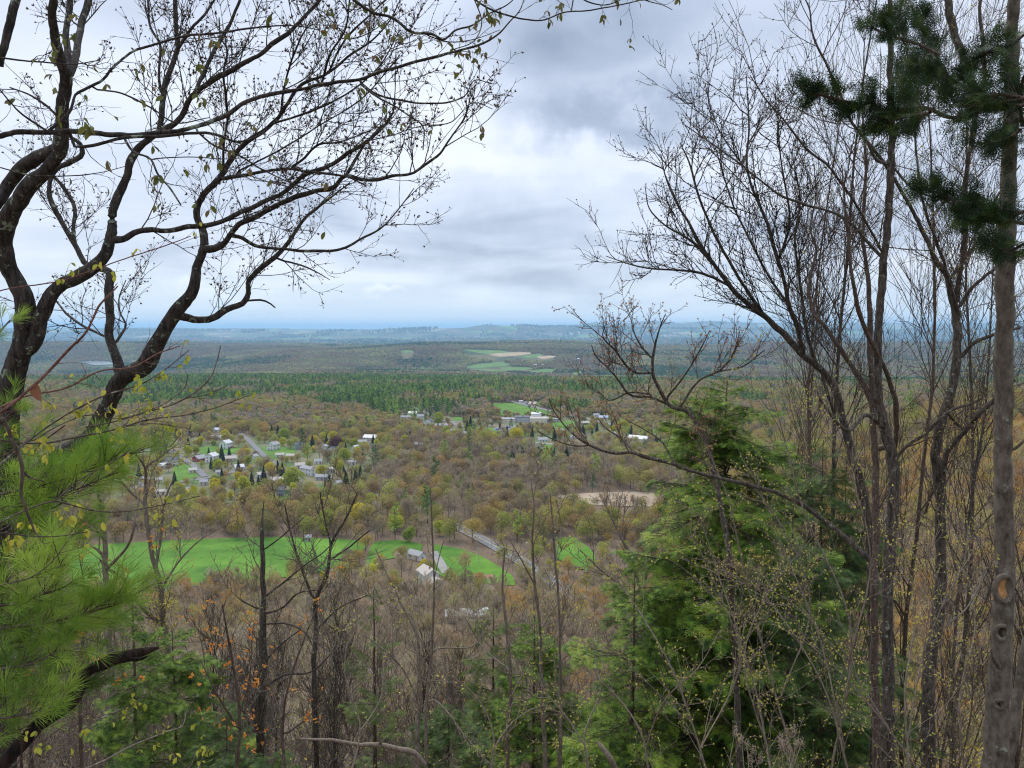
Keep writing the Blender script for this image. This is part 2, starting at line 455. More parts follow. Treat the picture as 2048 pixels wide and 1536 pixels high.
sheet('pasture', [(1036, 713), (1075, 708), (1090, 710), (1065, 717)], M_pasture)
sheet('pasture', [(930, 733), (960, 727), (1000, 724), (1024, 728), (1005, 733), (950, 737)], M_pasture)
sheet('pasture', [(935, 740), (970, 738), (1016, 742), (985, 746)], M_pasture)
sheet('pasture', [(1056, 745), (1078, 738), (1110, 738), (1105, 744)], M_pasture)
sheet('pasture', [(1000, 735), (1035, 734), (1072, 736), (1050, 740), (1010, 740)], M_pasture)
sheet('stubble_field', [(1072, 714), (1098, 711), (1116, 713), (1088, 719)], M_straw)
sheet('pasture', [(1138, 749), (1158, 742), (1166, 743), (1152, 750)], M_pasture)
sheet('pasture', [(798, 703), (814, 700), (830, 703), (812, 706)], M_pasture)
TOWN = [[(230, 885), (330, 878), (400, 874), (560, 872), (690, 885), (760, 888), (765, 905), (740, 950), (700, 990), (560, 1003), (300, 1012), (205, 1010), (200, 940)],
        [(800, 826), (870, 830), (940, 836), (1100, 832), (1350, 838), (1370, 905), (1110, 905), (1000, 890), (900, 880), (790, 860)]]
for t in TOWN: sheet('yards', t, M_yard, .3, False, 24)
TOWNW = [np.array([G(*p)[:2] for p in t]) for t in TOWN]
for q in ([(399, 896), (430, 893), (478, 895), (478, 907), (405, 912)], [(520, 896), (560, 893), (594, 904), (560, 918), (533, 919)], [(350, 926), (388, 936), (395, 968), (345, 962)],
          [(1078, 893), (1110, 889), (1107, 911), (1088, 906)], [(905, 836), (930, 834), (935, 843), (908, 845)], [(1040, 884), (1070, 878), (1100, 888), (1060, 892)], [(560, 992), (585, 996), (575, 1008), (545, 1006)],
          [(1100, 846), (1150, 842), (1190, 852), (1120, 862)], [(1062, 806), (1085, 803), (1096, 808), (1080, 813)], [(310, 1000), (365, 1000), (360, 1014), (310, 1014)], [(960, 858), (1000, 856), (1005, 872), (968, 874)]):
    sheet('lawn', q, M_lawn, .55)
sheet('parking_lot', [(207, 1019), (214, 1006), (290, 1000), (296, 1012), (250, 1019)], M_tar, .6)
sheet('parking_lot', [(985, 860), (1000, 853), (1032, 851), (1030, 858), (1005, 864)], M_tar, .7)
sheet('driveway', [(862, 1108), (874, 1104), (898, 1140), (884, 1150)], M_pale, .6)

# reservoir
mw, ntw, bw = mat('pond_water', .12, .5); bw.inputs['Base Color'].default_value = (.25, .3, .34, 1)
sheet('pond', [(158, 724), (195, 722), (228, 724), (226, 729), (185, 730)], mw, 1.5)

ROADS = []


def road(name, px, w, m=None, lift=.75):
    c = np.array([G(*p) for p in px]); seg = np.r_[0, np.cumsum(np.linalg.norm(np.diff(c[:, :2], axis=0), axis=1))]
    n = max(8, int(seg[-1] / 8)); t = np.linspace(0, seg[-1], n); X = np.interp(t, seg, c[:, 0]); Y = np.interp(t, seg, c[:, 1])
    for _ in range(3): X[1:-1] = (X[:-2] + X[1:-1] * 2 + X[2:]) / 4; Y[1:-1] = (Y[:-2] + Y[1:-1] * 2 + Y[2:]) / 4
    T = nrm(np.stack([np.gradient(X), np.gradient(Y)], 1)); Q = np.stack([-T[:, 1], T[:, 0]], 1)
    ROADS.append(np.stack([X, Y], 1))

    def strip(offs, lift, m, nm, par=None):
        rows = [np.c_[X + Q[:, 0] * o, Y + Q[:, 1] * o, tz(X, Y) + lift] for o in offs]
        V = np.stack(rows, 1); k = len(offs); i = np.arange(n - 1)[:, None] * k + np.arange(k - 1)[None]
        mb = MB(); mb.add(V, np.stack([i, i + 1, i + k + 1, i + k], -1).reshape(-1, 4))
        return mb.obj(nm, m, par)
    o = strip([-w / 2, 0, w / 2], lift, m or M_tar, name); tag(o, kind='structure')
    if w > 6.5:
        strip([-w / 2 - .6, -w / 2 - .02], lift - .02, M_verge, 'verge', o); strip([w / 2 + .02, w / 2 + .6], lift - .02, M_verge, 'verge', o)
        strip([-.12, .12], lift + .02, M_line, 'centre_line', o)
    return o


M_verge = flat('gravel_verge', (.28, .25, .21), .9)
M_line = flat('road_paint', (.6, .5, .15), .8)
M_road = flat('worn_asphalt', (.17, .17, .185), .9, .2, .12, .3)
road('road', [(905, 1050), (930, 1062), (957, 1076), (1000, 1099), (1042, 1124), (1072, 1142), (1098, 1160), (1160, 1200)], 7, M_road, .6)
road('road', [(300, 885), (335, 900), (356, 911), (387, 932), (410, 955)], 5.6, M_road)
road('road', [(480, 868), (498, 882), (508, 893), (535, 919), (550, 929), (612, 968), (640, 994), (650, 1004)], 5.6, M_road)
road('road', [(826, 815), (835, 820), (860, 830), (884, 839), (911, 849), (926, 855)], 9, M_road)
road('road', [(1005, 798), (1022, 803), (1052, 811), (1100, 822), (1138, 831), (1160, 835), (1250, 856)], 9, M_road)
road('road', [(892, 845), (934, 843), (990, 842)], 8, M_road)
road('road', [(360, 965), (420, 958), (520, 930)], 6.5, M_road)
road('road', [(1070, 886), (1110, 891), (1180, 890)], 7, M_pale)
road('driveway', [(470, 911), (430, 909)], 4, M_pale)
road('driveway', [(528, 900), (560, 897)], 4, M_pale)

# ------------------------------------------------------------------ houses
M_white = flat('white_siding', (.62, .63, .63), .7, .3, .03, 2)
M_cream = flat('cream_siding', (.62, .56, .45), .75, .3, .04, 2)
M_grey = flat('grey_siding', (.38, .4, .43), .75, .3, .05, 2)
M_blue = flat('blue_siding', (.22, .27, .36), .75, .3, .05, 2)
M_red = flat('red_siding', (.30, .045, .04), .75, .3, .08, 2)
M_brown = flat('brown_siding', (.18, .11, .08), .8, .3, .08, 2)
M_rgrey = flat('grey_shingles', (.30, .30, .32), .85, .3, .12, 4, .3)
M_rdark = flat('dark_shingles', (.11, .12, .14), .85, .3, .12, 4, .3)
M_rtan = flat('tan_shingles', (.42, .38, .34), .85, .3, .12, 4, .3)
M_rblue = flat('blue_metal_roof', (.30, .37, .50), .45, .4, .05, 2)
M_rwhite = flat('pale_metal_roof', (.52, .53, .55), .45, .4, .05, 2)
M_trim = flat('white_trim', (.7, .7, .7), .6, .3, .02)
M_glass = flat('window_glass', (.03, .04, .055), .1, .6, .1)
M_brick = flat('chimney_brick', (.3, .15, .11), .9, .2, .15, 8)
M_door = flat('painted_door', (.2, .08, .06), .6, .3, .05)
BOXF = np.array([(0, 3, 2, 1), (4, 5, 6, 7), (0, 1, 5, 4), (1, 2, 6, 5), (2, 3, 7, 6), (3, 0, 4, 7)])


def box(mb, x0, x1, y0, y1, z0, z1, m=0):
    mb.add([(x0, y0, z0), (x1, y0, z0), (x1, y1, z0), (x0, y1, z0), (x0, y0, z1), (x1, y0, z1), (x1, y1, z1), (x0, y1, z1)], BOXF, m)


def local(name, mb, mats, parent, loc=(0, 0, 0), rz=0, smooth=False):
    o = bpy.data.objects.new(name, mb.mesh(name, mats if isinstance(mats, list) else [mats], smooth) if isinstance(mb, MB) else mb)
    COL.objects.link(o); o.parent = parent; o.location = loc; o.rotation_euler = (0, 0, rz); return o


def _win():
    a = MB(); w, h = 1.0, 1.4
    for q in ((-w / 2 - .1, -w / 2, 0, h), (w / 2, w / 2 + .1, 0, h), (-w / 2 - .1, w / 2 + .1, h, h + .12), (-w / 2 - .16, w / 2 + .16, -.1, 0), (-.03, .03, 0, h), (-w / 2, w / 2, h / 2 - .03, h / 2 + .03)):
        box(a, q[0], q[1], -.08, .0, q[2], q[3])
    b = MB(); box(b, -w / 2 + .01, w / 2 - .01, -.03, -.005, .01, h - .01)
    return a.mesh('window', [M_trim], False), b.mesh('pane', [M_glass], False)


WIN_ME, PANE_ME = _win()
HOUSES = []


def gable(mb, L, D, h, rise, over=.5, th=.25):
    """roof planes along local x, with thickness"""
    for s in (-1, 1):
        y0, z0, y1, z1 = s * (D / 2 + over), h - rise * over / (D / 2), 0, h + rise
        x0, x1 = -L / 2 - over, L / 2 + over
        V = [(x0, y0, z0), (x1, y0, z0), (x1, y1, z1), (x0, y1, z1), (x0, y0, z0 + th), (x1, y0, z0 + th), (x1, y1 + s * .002, z1 + th), (x0, y1 + s * .002, z1 + th)]
        mb.add(V, BOXF if s < 0 else BOXF[:, ::-1])


def house(px, py, wpx, label, wall=None, roof=None, rot=0, storeys=1, ratio=.75, name='house', cat='house', lowroof=False, chim=True, wing=None, rise=None, windows=True):
    g = G(px, py); Y = g[1]; L = wpx / FPX * Y
    D = L * ratio if not lowroof else L * ratio
    wall = wall or M_white; roof = roof or M_rgrey
    h = 2.9 * storeys + .3
    o = empty(name, (g[0], Y, g[2] - .1), label, cat); o.rotation_euler = (0, 0, math.radians(rot))
    rise = rise if rise is not None else (D * .30 if not lowroof else D * .08)
    b = MB(); box(b, -L / 2, L / 2, -D / 2, D / 2, -.8, h)
    # gable ends
    for s in (-1, 1):
        x = s * L / 2; V = [(x, -D / 2, h), (x, D / 2, h), (x, 0, h + rise - .02), (x - s * .3, -D / 2 + .05, h), (x - s * .3, D / 2 - .05, h), (x - s * .3, 0, h + rise - .1)]
        b.add(V, [(0, 1, 2), (3, 5, 4)])
    local('wall', b, wall, o)
    r = MB(); gable(r, L, D, h, rise); ro = local('roof', r, roof, o)
    f = MB(); box(f, -L / 2 - .52, L / 2 + .52, -D / 2 - .56, -D / 2 - .50, h - .45, h - .15); local('fascia', f, M_trim, o)
    if chim:
        c = MB(); box(c, L * .2, L * .2 + .7, -.35, .35, h + rise * .5, h + rise + 1.0); local('chimney', c, M_brick, ro)
    if windows:
        for st in range(storeys):
            nw = max(2, int(L / 3.2))
            for i in range(nw):
                x = (i + .5) / nw * L - L / 2
                if st == 0 and i == nw // 2:
                    d = MB(); box(d, -.5, .5, -.08, 0, 0, 2.1); local('door', d, M_door, o, (x, -D / 2 - .002, .1)); continue
                w_ = local('window', WIN_ME, None, o, (x, -D / 2 - .002, .95 + 2.9 * st)); local('pane', PANE_ME, None, w_)
            for s in (-1, 1):
                for yy in ((-.2, .2) if D > 6 else (0,)):
                    w_ = local('window', WIN_ME, None, o, (s * (L / 2 + .002), yy * D, .95 + 2.9 * st), s * PI / 2); local('pane', PANE_ME, None, w_)
    if wing:
        wl, wd, wx, wy, wh = wing
        b = MB(); box(b, -wl / 2, wl / 2, -wd / 2, wd / 2, -.8, wh)
        for s in (-1, 1):
            x = s * wl / 2; b.add([(x, -wd / 2, wh), (x, wd / 2, wh), (x, 0, wh + wd * .3 - .02)], [(0, 1, 2)])
        q = local('wing', b, wall, o, (wx, wy, 0), PI / 2 if wd < 0 else 0)
        r = MB(); gable(r, wl, wd, wh, wd * .3, .3, .2); local('wing_roof', r, roof, q)
        for i in (-.25, .25):
            w_ = local('window', WIN_ME, None, q, (i * wl, -wd / 2 - .002, .95))
    HOUSES.append((g[0], Y, L))
    return o


HL = [
 (452, 897, 19, 'plain white gabled house standing alone on the lawn above the red barn', M_white, M_rwhite, 75, 2, .9),
 (431, 864, 37, 'long building with a pale blue roof at the top edge of the village', M_white, M_rblue, 3, 1, .3),
 (433, 880, 24, 'second blue roofed building, just below the long one', M_white, M_rblue, -6, 1, .5),
 (399, 922, 21, 'small red barn with white trim beside the village street', M_red, M_rgrey, 62, 1, .8),
 (424, 924, 20, 'white two storey house next to the red barn', M_white, M_rwhite, 78, 2, .9),
 (462, 922, 22, 'tan roofed house behind a bare tree, right of the dark spruce', M_cream, M_rtan, 20, 1, .6),
 (478, 940, 17, 'small white house with a pale hipped roof below the bare grove', M_white, M_rwhite, 35, 1, .8),
 (547, 900, 19, 'white house with two gables on the lawn by the side street', M_white, M_rgrey, 66, 2, .8),
 (560, 915, 16, 'low ranch house with a pale roof by the street, left of its twin', M_white, M_rtan, 15, 1, .55),
 (582, 917, 17, 'low ranch house half hidden by brown trees, right of its twin', M_cream, M_rtan, -12, 1, .55),
 (598, 899, 14, 'blue grey house tucked behind the big dark pine', M_blue, M_rdark, 10, 2, .7),
 (649, 904, 12, 'narrow white house left of the purple leaved tree', M_white, M_rgrey, 80, 2, .8),
 (664, 903, 14, 'house with a brown gable under the purple leaved tree', M_cream, M_rdark, 70, 1, .8),
 (616, 950, 34, 'largest white farmhouse of the village with a long grey roof', M_white, M_rgrey, -38, 2, .36),
 (600, 936, 20, 'pale house behind the large white farmhouse', M_cream, M_rtan, 30, 1, .6),
 (646, 960, 27, 'grey roofed ranch house right of the street with the skylight', M_grey, M_rgrey, -8, 1, .45),
 (558, 966, 30, 'long tan roofed house left of the yellow green maple', M_cream, M_rtan, 12, 1, .5),
 (561, 993, 15, 'tall blue grey house with a dark porch above the lower lawn', M_blue, M_rdark, 4, 2, .8),
 (523, 955, 20, 'pale house among the spruces left of the street', M_white, M_rtan, 48, 1, .6),
 (408, 970, 14, 'small pale cottage in the brown grove', M_white, M_rgrey, 10, 1, .7),
 (344, 932, 21, 'white house with many windows at the end of the left street', M_white, M_rdark, 12, 2, .7),
 (320, 937, 20, 'low white shed roof building left of the many windowed house', M_white, M_rwhite, 20, 1, .6),
 (286, 972, 13, 'white house front glimpsed through the pine needles', M_white, M_rgrey, 80, 2, .8),
 (312, 966, 28, 'long grey roofed house behind the budding branches', M_cream, M_rgrey, 6, 1, .4),
 (348, 1000, 18, 'white house with a dark car port above the parking lot', M_white, M_rgrey, 5, 1, .6),
 (322, 990, 20, 'tan house with a low roof left of the white car port house', M_cream, M_rtan, 14, 1, .5),
 (255, 940, 20, 'grey house half hidden behind the leaning trunk', M_grey, M_rgrey, 10, 1, .6),
 (742, 880, 27, 'wide low building with a bright white metal roof', M_white, M_rwhite, -12, 1, .6),
 (724, 889, 18, 'white garages just left of the bright white roof', M_white, M_rgrey, 10, 1, .6),
 (712, 900, 14, 'white gabled house at the left foot of the garages', M_white, M_rwhite, 60, 1, .8),
 (750, 897, 18, 'grey house right below the bright white roof', M_grey, M_rdark, 25, 1, .6),
 (838, 900, 15, 'dark red barn with a pale roof among bare trees', M_brown, M_rwhite, 4, 2, .7),
 (858, 851, 17, 'white two storey house nearest the upper road', M_white, M_rdark, 78, 2, .8),
 (840, 841, 13, 'white house just up the road from the two storey one', M_white, M_rgrey, 30, 2, .8),
 (826, 831, 17, 'white house with a broad pale roof at the edge of the pine wood', M_white, M_rwhite, -15, 1, .7),
 (811, 838, 18, 'long low white house behind dark spruces', M_white, M_rgrey, 8, 1, .4),
 (876, 855, 11, 'grey roofed garage between two white houses', M_grey, M_rgrey, 5, 1, .8),
 (890, 856, 13, 'white gabled house beside the upper road junction', M_white, M_rgrey, 70, 1, .9),
 (1085, 884, 19, 'white house behind the long bare branch with orange buds', M_white, M_rgrey, 14, 1, .6),
 (1074, 899, 15, 'grey house below the white one near the row of spruces', M_grey, M_rgrey, -20, 1, .7),
 (1066, 811, 15, 'tan roofed house beside the far end of the playing field', M_cream, M_rtan, -18, 1, .8),
 (1051, 809, 7, 'small white shed left of the tan roofed house', M_white, M_rgrey, 50, 1, .9),
 (1042, 806, 8, 'white trailer home at the top of the playing field road', M_white, M_rwhite, 5, 1, .4),
 (1126, 822, 9, 'white farmhouse against dark woods right of the road', M_white, M_rgrey, 60, 2, .8),
 (1207, 839, 18, 'house with a blue grey roof right of the road bend', M_white, M_rblue, -10, 1, .6),
 (1192, 834, 12, 'small white house above the blue grey roof', M_white, M_rgrey, 20, 1, .7),
 (1170, 850, 16, 'brick coloured ranch house below the road bend', M_brown, M_rtan, 12, 1, .5),
 (1278, 882, 42, 'long white roofed barn seen past the hemlock edge', M_white, M_rwhite, -35, 1, .4),
 (748, 1001, 13, 'lone pale roof in the brown woods below the village', M_white, M_rwhite, 5, 1, .6),
 (676, 972, 13, 'tan house right of the lower street among bare trees', M_cream, M_rgrey, 60, 1, .7),
 (694, 986, 14, 'low brown house right of the lower street', M_brown, M_rgrey, 20, 1, .6),
 (616, 1083, 12, 'small grey shed on the far edge of the green field', M_grey, M_rgrey, 8, 1, .7),
 (848, 743, 12, 'white farmhouse at the foot of the far ridge', M_white, M_rwhite, 20, 2, .6),
 (836, 744, 7, 'small white barn beside the far farmhouse', M_white, M_rwhite, 0, 2, .9),
 (1028, 730, 9, 'grey roofed barn right of the far pasture', M_grey, M_rwhite, 0, 1, .5),
 (1044, 730, 6, 'second small barn by the far pasture', M_white, M_rgrey, 0, 1, .7),
 (1071, 731, 7, 'white house by the far pasture, left of the pair', M_white, M_rwhite, 0, 1, .7),
 (1084, 731, 6, 'white house by the far pasture, right of the pair', M_white, M_rwhite, 0, 1, .7),
 (1156, 720, 6, 'lone white farmhouse on the far ridge slope', M_white, M_rwhite, 0, 2, .8),
 (262, 905, 16, 'grey roofed house among budding trees left of the village street', M_cream, M_rgrey, 20, 1, .6),
 (292, 914, 15, 'white house between the budding trees and the village street', M_white, M_rgrey, 70, 2, .8),
 (238, 968, 17, 'pale ranch house furthest left in the village', M_white, M_rtan, 8, 1, .5),
 (372, 986, 13, 'small white house on the lawn below the village cross street', M_white, M_rgrey, 60, 1, .8),
 (385, 946, 14, 'tan house at the bottom of the left street', M_cream, M_rtan, 30, 1, .7),
 (440, 950, 14, 'white house hidden in the grove above the brown cottage', M_white, M_rgrey, 15, 1, .6),
 (508, 918, 13, 'white bungalow left of the curve in the side street', M_white, M_rgrey, 70, 1, .8),
 (636, 928, 14, 'white house just above the large farmhouse', M_white, M_rgrey, 25, 1, .7),
 (660, 945, 14, 'pale grey house right of the large farmhouse', M_grey, M_rtan, 80, 1, .8),
 (704, 930, 14, 'small white house under the olive maples', M_white, M_rgrey, 12, 1, .6),
 (905, 866, 14, 'white house below the upper road junction', M_white, M_rgrey, 18, 1, .6),
 (928, 872, 13, 'cream house left of the spreading dark pine', M_cream, M_rgrey, 75, 1, .8),
 (1120, 866, 15, 'white house on the grass between school and road bend', M_white, M_rgrey, 10, 1, .6),
 (1142, 880, 14, 'grey house above the broad triangular spruce', M_grey, M_rgrey, 65, 1, .7),
 (1222, 872, 16, 'white house seen through the long bare branch', M_white, M_rtan, 14, 1, .6),
 (1240, 890, 14, 'pale house just left of the long white roofed barn', M_cream, M_rgrey, 40, 1, .7),
]
for h in HL:
    far = h[2] < 10
    house(h[0], h[1], h[2], h[3], h[4], h[5], h[6], h[7], h[8], chim=not far and h[7] == 2, windows=not far,
          name='barn' if 'barn' in h[3] else 'house', cat='barn' if 'barn' in h[3] else 'house')
house(856, 1168, 46, 'large white house with a grey roof beside the near lawn', M_white, M_rtan, -62, 2, .62, wing=(7, 6, 9, 0, 4.2))
house(833, 1118, 36, 'low garage with a pale roof above the large white house', M_white, M_rgrey, -40, 1, .5, name='garage', cat='garage', chim=False)
house(934, 1240, 84, 'wide pale metal roof glimpsed through the bare trees below the lawn', M_grey, M_rwhite, 6, 1, .45, name='shed', cat='shed', chim=False, lowroof=True); HOUSES.pop()


def school():
    g = G(1050, 846); Y = g[1]; k = Y / FPX
    o = empty('school', (g[0], Y, g[2]), 'sprawling low school with grey roofs below the playing field', 'school')
    blocks = [(-50, -20, 0, 14, 4.5, M_rgrey, M_cream), (-20, 10, 6, 22, 6, M_rdark, M_grey), (10, 44, -2, 16, 5.5, M_rtan, M_cream), (44, 66, 4, 20, 4.5, M_rgrey, M_grey), (14, 34, 18, 32, 9, M_rwhite, M_white), (-66, -52, 12, 24, 4, M_rwhite, M_white)]
    for x0, x1, y0, y1, h, rm, wm in blocks:
        b = MB(); box(b, x0 * k, x1 * k - .1, y0, y1 * 1.2, -.5, h); w = local('wall', b, wm, o)
        r = MB(); box(r, x0 * k - .3, x1 * k + .2, y0 - .4, y1 * 1.2 + .3, h + .003, h + .5); local('roof', r, rm, o)
        n = int((x1 - x0) * k / 4)
        for i in range(n):
            w_ = local('window', WIN_ME, None, o, ((x0 + (i + .5) / n * (x1 - x0)) * k, y0 - .003, 1.2)); local('pane', PANE_ME, None, w_)
    HOUSES.append((g[0], Y, 130 * k * .7))


school()


def far_block(name, px, py, wpx, hm, label, cat, m, d=.6):
    g = G(px, py); L = wpx / FPX * g[1]
    o = empty(name, g, label, cat); b = MB(); box(b, -L / 2, L / 2, 0, L * d, -5, hm); local('wall', b, m, o)
    r = MB(); box(r, -L / 2 - .5, L / 2 + .5, -.5, L * d + .5, hm + .01, hm + 1.2); local('roof', r, M_rwhite, o)
    t = MB(); box(t, -L * .15, L * .1, L * .2, L * .35, hm + 1.21, hm + 4); local('rooftop_unit', t, M_grey, o)


for q in [('warehouse', 954, 673.5, 11, 14, 'white warehouse on the far plain left of the distant ridge', 'warehouse', M_white),
          ('warehouse', 1037, 670, 18, 22, 'longest white warehouse on the far plain', 'warehouse', M_white),
          ('warehouse', 1052, 672, 7, 16, 'short white warehouse right beside the longest one', 'warehouse', M_white),
          ('warehouse', 1018, 668.5, 8, 20, 'white warehouse a little beyond and left of the longest one', 'warehouse', M_cream),
          ('apartment_block', 1122, 670, 11, 36, 'pale blocks on the far plain left of the tall group', 'building', M_cream),
          ('apartment_block', 1142, 671, 8, 60, 'tallest white building of the group on the far plain', 'building', M_white),
          ('apartment_block', 1158, 669.5, 4, 70, 'slim tower right of the tall white group', 'building', M_white),
          ('water_tower', 677, 671, 2.4, 60, 'small white tower standing on the far left plain', 'tower', M_white),
          ('warehouse', 630, 683, 7, 12, 'white building low on the left plain beneath the tower', 'warehouse', M_white),
          ('warehouse', 812, 688, 6, 12, 'white building on the plain just above the wooded ridge', 'warehouse', M_white),
          ('warehouse', 370, 667, 16, 12, 'pale streak of sheds far out on the left plain', 'warehouse', M_cream),
          ('warehouse', 858, 670, 14, 10, 'tan quarry sheds on the plain left of the centre', 'warehouse', M_cream)]:
    far_block(*q)


def post(px, py, h, label, lamp=False):
    g = G(px, py); o = empty('utility_pole', g, label, 'pole', 'poles by the road and lawns')
    b = MB(); tubes(b, [(0, 0, -.3), (0, 0, h * .5), (0, 0, h)], [.16, .14, .11], 6); local('shaft', b, M_polew, o)
    c = MB(); box(c, -1.1, 1.1, -.07, .07, h - .7, h - .5); local('crossarm', c, M_polew, o)
    if lamp:
        c = MB(); box(c, -.35, .35, -.25, .25, h - .49, h - .1); local('lamp_head', c, M_trim, o)


M_polew = flat('weathered_pole_wood', (.38, .35, .31), .9)
post(1053, 1122, 10, 'pale utility pole with a crossarm beside the near road', True)
post(957, 1126, 8, 'utility pole on the lawn edge with a white box'); post(754, 1160, 8, 'tall thin lamp post left of the garage', True)
post(983, 1110, 9, 'utility pole at the upper end of the near road'); post(835, 823, 11, 'tall pole by the upper road at the pine wood')
post(1093, 816, 10, 'pole by the playing field road'); post(990, 872, 10, 'pole standing by the spruces below the school')


def car(px, py, m, label, rz):
    g = G(px, py); o = empty('parked_car', (g[0], g[1], g[2] + .75), label, 'car', 'parked cars'); o.rotation_euler = (0, 0, rz)
    b = MB(); box(b, -2.2, 2.2, -.88, .88, .35, .95)
    b.add([(-1.5, -.85, .951), (1.3, -.85, .951), (1.3, .85, .951), (-1.5, .85, .951), (-1.1, -.7, 1.5), (.6, -.7, 1.5), (.6, .7, 1.5), (-1.1, .7, 1.5)], BOXF); local('body', b, m, o)
    w = MB(); w.add([(-1.35, -.86, 1.0), (1.1, -.86, 1.0), (.6, -.735, 1.42), (-1.1, -.735, 1.42)], [(0, 1, 2, 3)]); local('side_window', w, M_glass, o)
    for x in (-1.4, 1.4):
        for y in (-.9, .7):
            t = MB(); a = np.linspace(0, 2 * PI, 9)[:-1]; V = np.concatenate([np.c_[x + .34 * np.cos(a), a * 0 + yy, .34 + .34 * np.sin(a)] for yy in (y, y + .2)])
            k = np.arange(8); t.add(V, np.stack([k, (k + 1) % 8, 8 + (k + 1) % 8, 8 + k], -1)); t.add(V, np.array([[0, 1, 2], [0, 2, 3], [0, 3, 4], [0, 4, 5], [0, 5, 6], [0, 6, 7]])); local('wheel', t, M_tyre, o)


M_tyre = flat('tyre_rubber', (.03, .03, .03)); M_cb = flat('blue_car_paint', (.06, .12, .3), .3, .5); M_cr = flat('red_car_paint', (.35, .04, .04), .3, .5); M_cd = flat('dark_car_paint', (.05, .055, .06), .3, .5); M_cw = flat('white_car_paint', (.75, .75, .75), .3, .5)
for q in [(1058, 815, M_cb, 'blue car on the grass verge beside the playing field', .3), (425, 1005, M_cd, 'dark car on the clearing above the green field', .1), (466, 897, M_cr, 'red car parked right of the plain white house', .2),
          (1005, 858, M_cw, 'white car in the lot below the school', .1), (1016, 857, M_cd, 'dark car in the lot below the school', .1), (1022, 855, M_cw, 'second white car in the lot, nearest the school', .1), (995, 861, M_cb, 'blue car in the lot below the school', .1),
          (318, 998, M_cd, 'dark car beside the white car port house', 1.4), (1088, 899, M_cw, 'white car on the drive below the white house', .3), (345, 1004, M_cd, 'dark car in front of the car port house', .2)]:
    car(*q)
def goal(px, py, label):
    g = G(px, py); o = empty('goal_frame', g, label, 'goal'); b = MB()
    for x in (-2, 2): tubes(b, [(x, 0, 0), (x, 0, 2.2)], [.1, .1], 5)
    local('upright', b, M_trim, o); b = MB(); tubes(b, [(-2, 0, 2.25), (2, 0, 2.25)], [.1, .1], 5); local('crossbar', b, M_trim, o)
goal(890, 1143, 'white goal frame on the near lawn'); 
g = G(967, 1158); o = empty('timber_deck', g, 'reddish timber deck at the foot of the near lawn', 'deck')
for i in range(10):
    b = MB(); box(b, -4.5, 4.5, i * .5, i * .5 + .46, .4, .5); local('plank', b, M_brick, o)

# ------------------------------------------------------------------ valley trees: shapes shared by many
QT = np.array([(-.5, 0, 0), (.5, -.1, .05), (.55, .1, .6), (-.4, .1, .75)]); QF = np.array([[0, 1, 2, 3]])   # a leaf or bud clump
TRI = np.array([(-.4, 0, 0), (.45, .05, .1), (0, -.1, .9)]); TF = np.array([[0, 1, 2]])

M_trunkg = bark('grey_tree_bark', (.07, .06, .05), (.20, .18, .155), scale=.6, bump=.2)
M_trunkp = bark('brown_tree_bark', (.06, .045, .035), (.17, .13, .10), scale=.6, bump=.2)
M_twig = leafmat('bare_twigs', [(0, (.24, .19, .14)), (.3, (.33, .25, .16)), (.55, (.30, .255, .19)), (.8, (.42, .30, .18)), (1, (.39, .34, .26))], 0, per='object')
M_budhaze = leafmat('bursting_buds', [(0, (.19, .16, .10)), (.16, (.40, .26, .10)), (.32, (.22, .22, .07)), (.48, (.46, .37, .10)), (.64, (.27, .33, .06)), (.8, (.50, .30, .08)), (.9, (.30, .25, .17)), (1, (.44, .48, .08))], .3, per='object')
M_spring = leafmat('spring_flowers', [(0, (.28, .34, .05)), (.5, (.46, .47, .05)), (1, (.60, .50, .05))], .35, per='object')
M_purple = leafmat('purple_leaves', [(0, (.13, .05, .06)), (1, (.18, .07, .07))], .2, per='object')
M_pine = leafmat('pine_needles_far', [(0, (.04, .095, .025)), (.4, (.10, .21, .035)), (.75, (.22, .36, .05)), (1, (.36, .47, .07))], .15, per='object')
M_spruce = leafmat('spruce_needles_far', [(0, (.012, .04, .022)), (1, (.03, .07, .035))], .1, per='object')


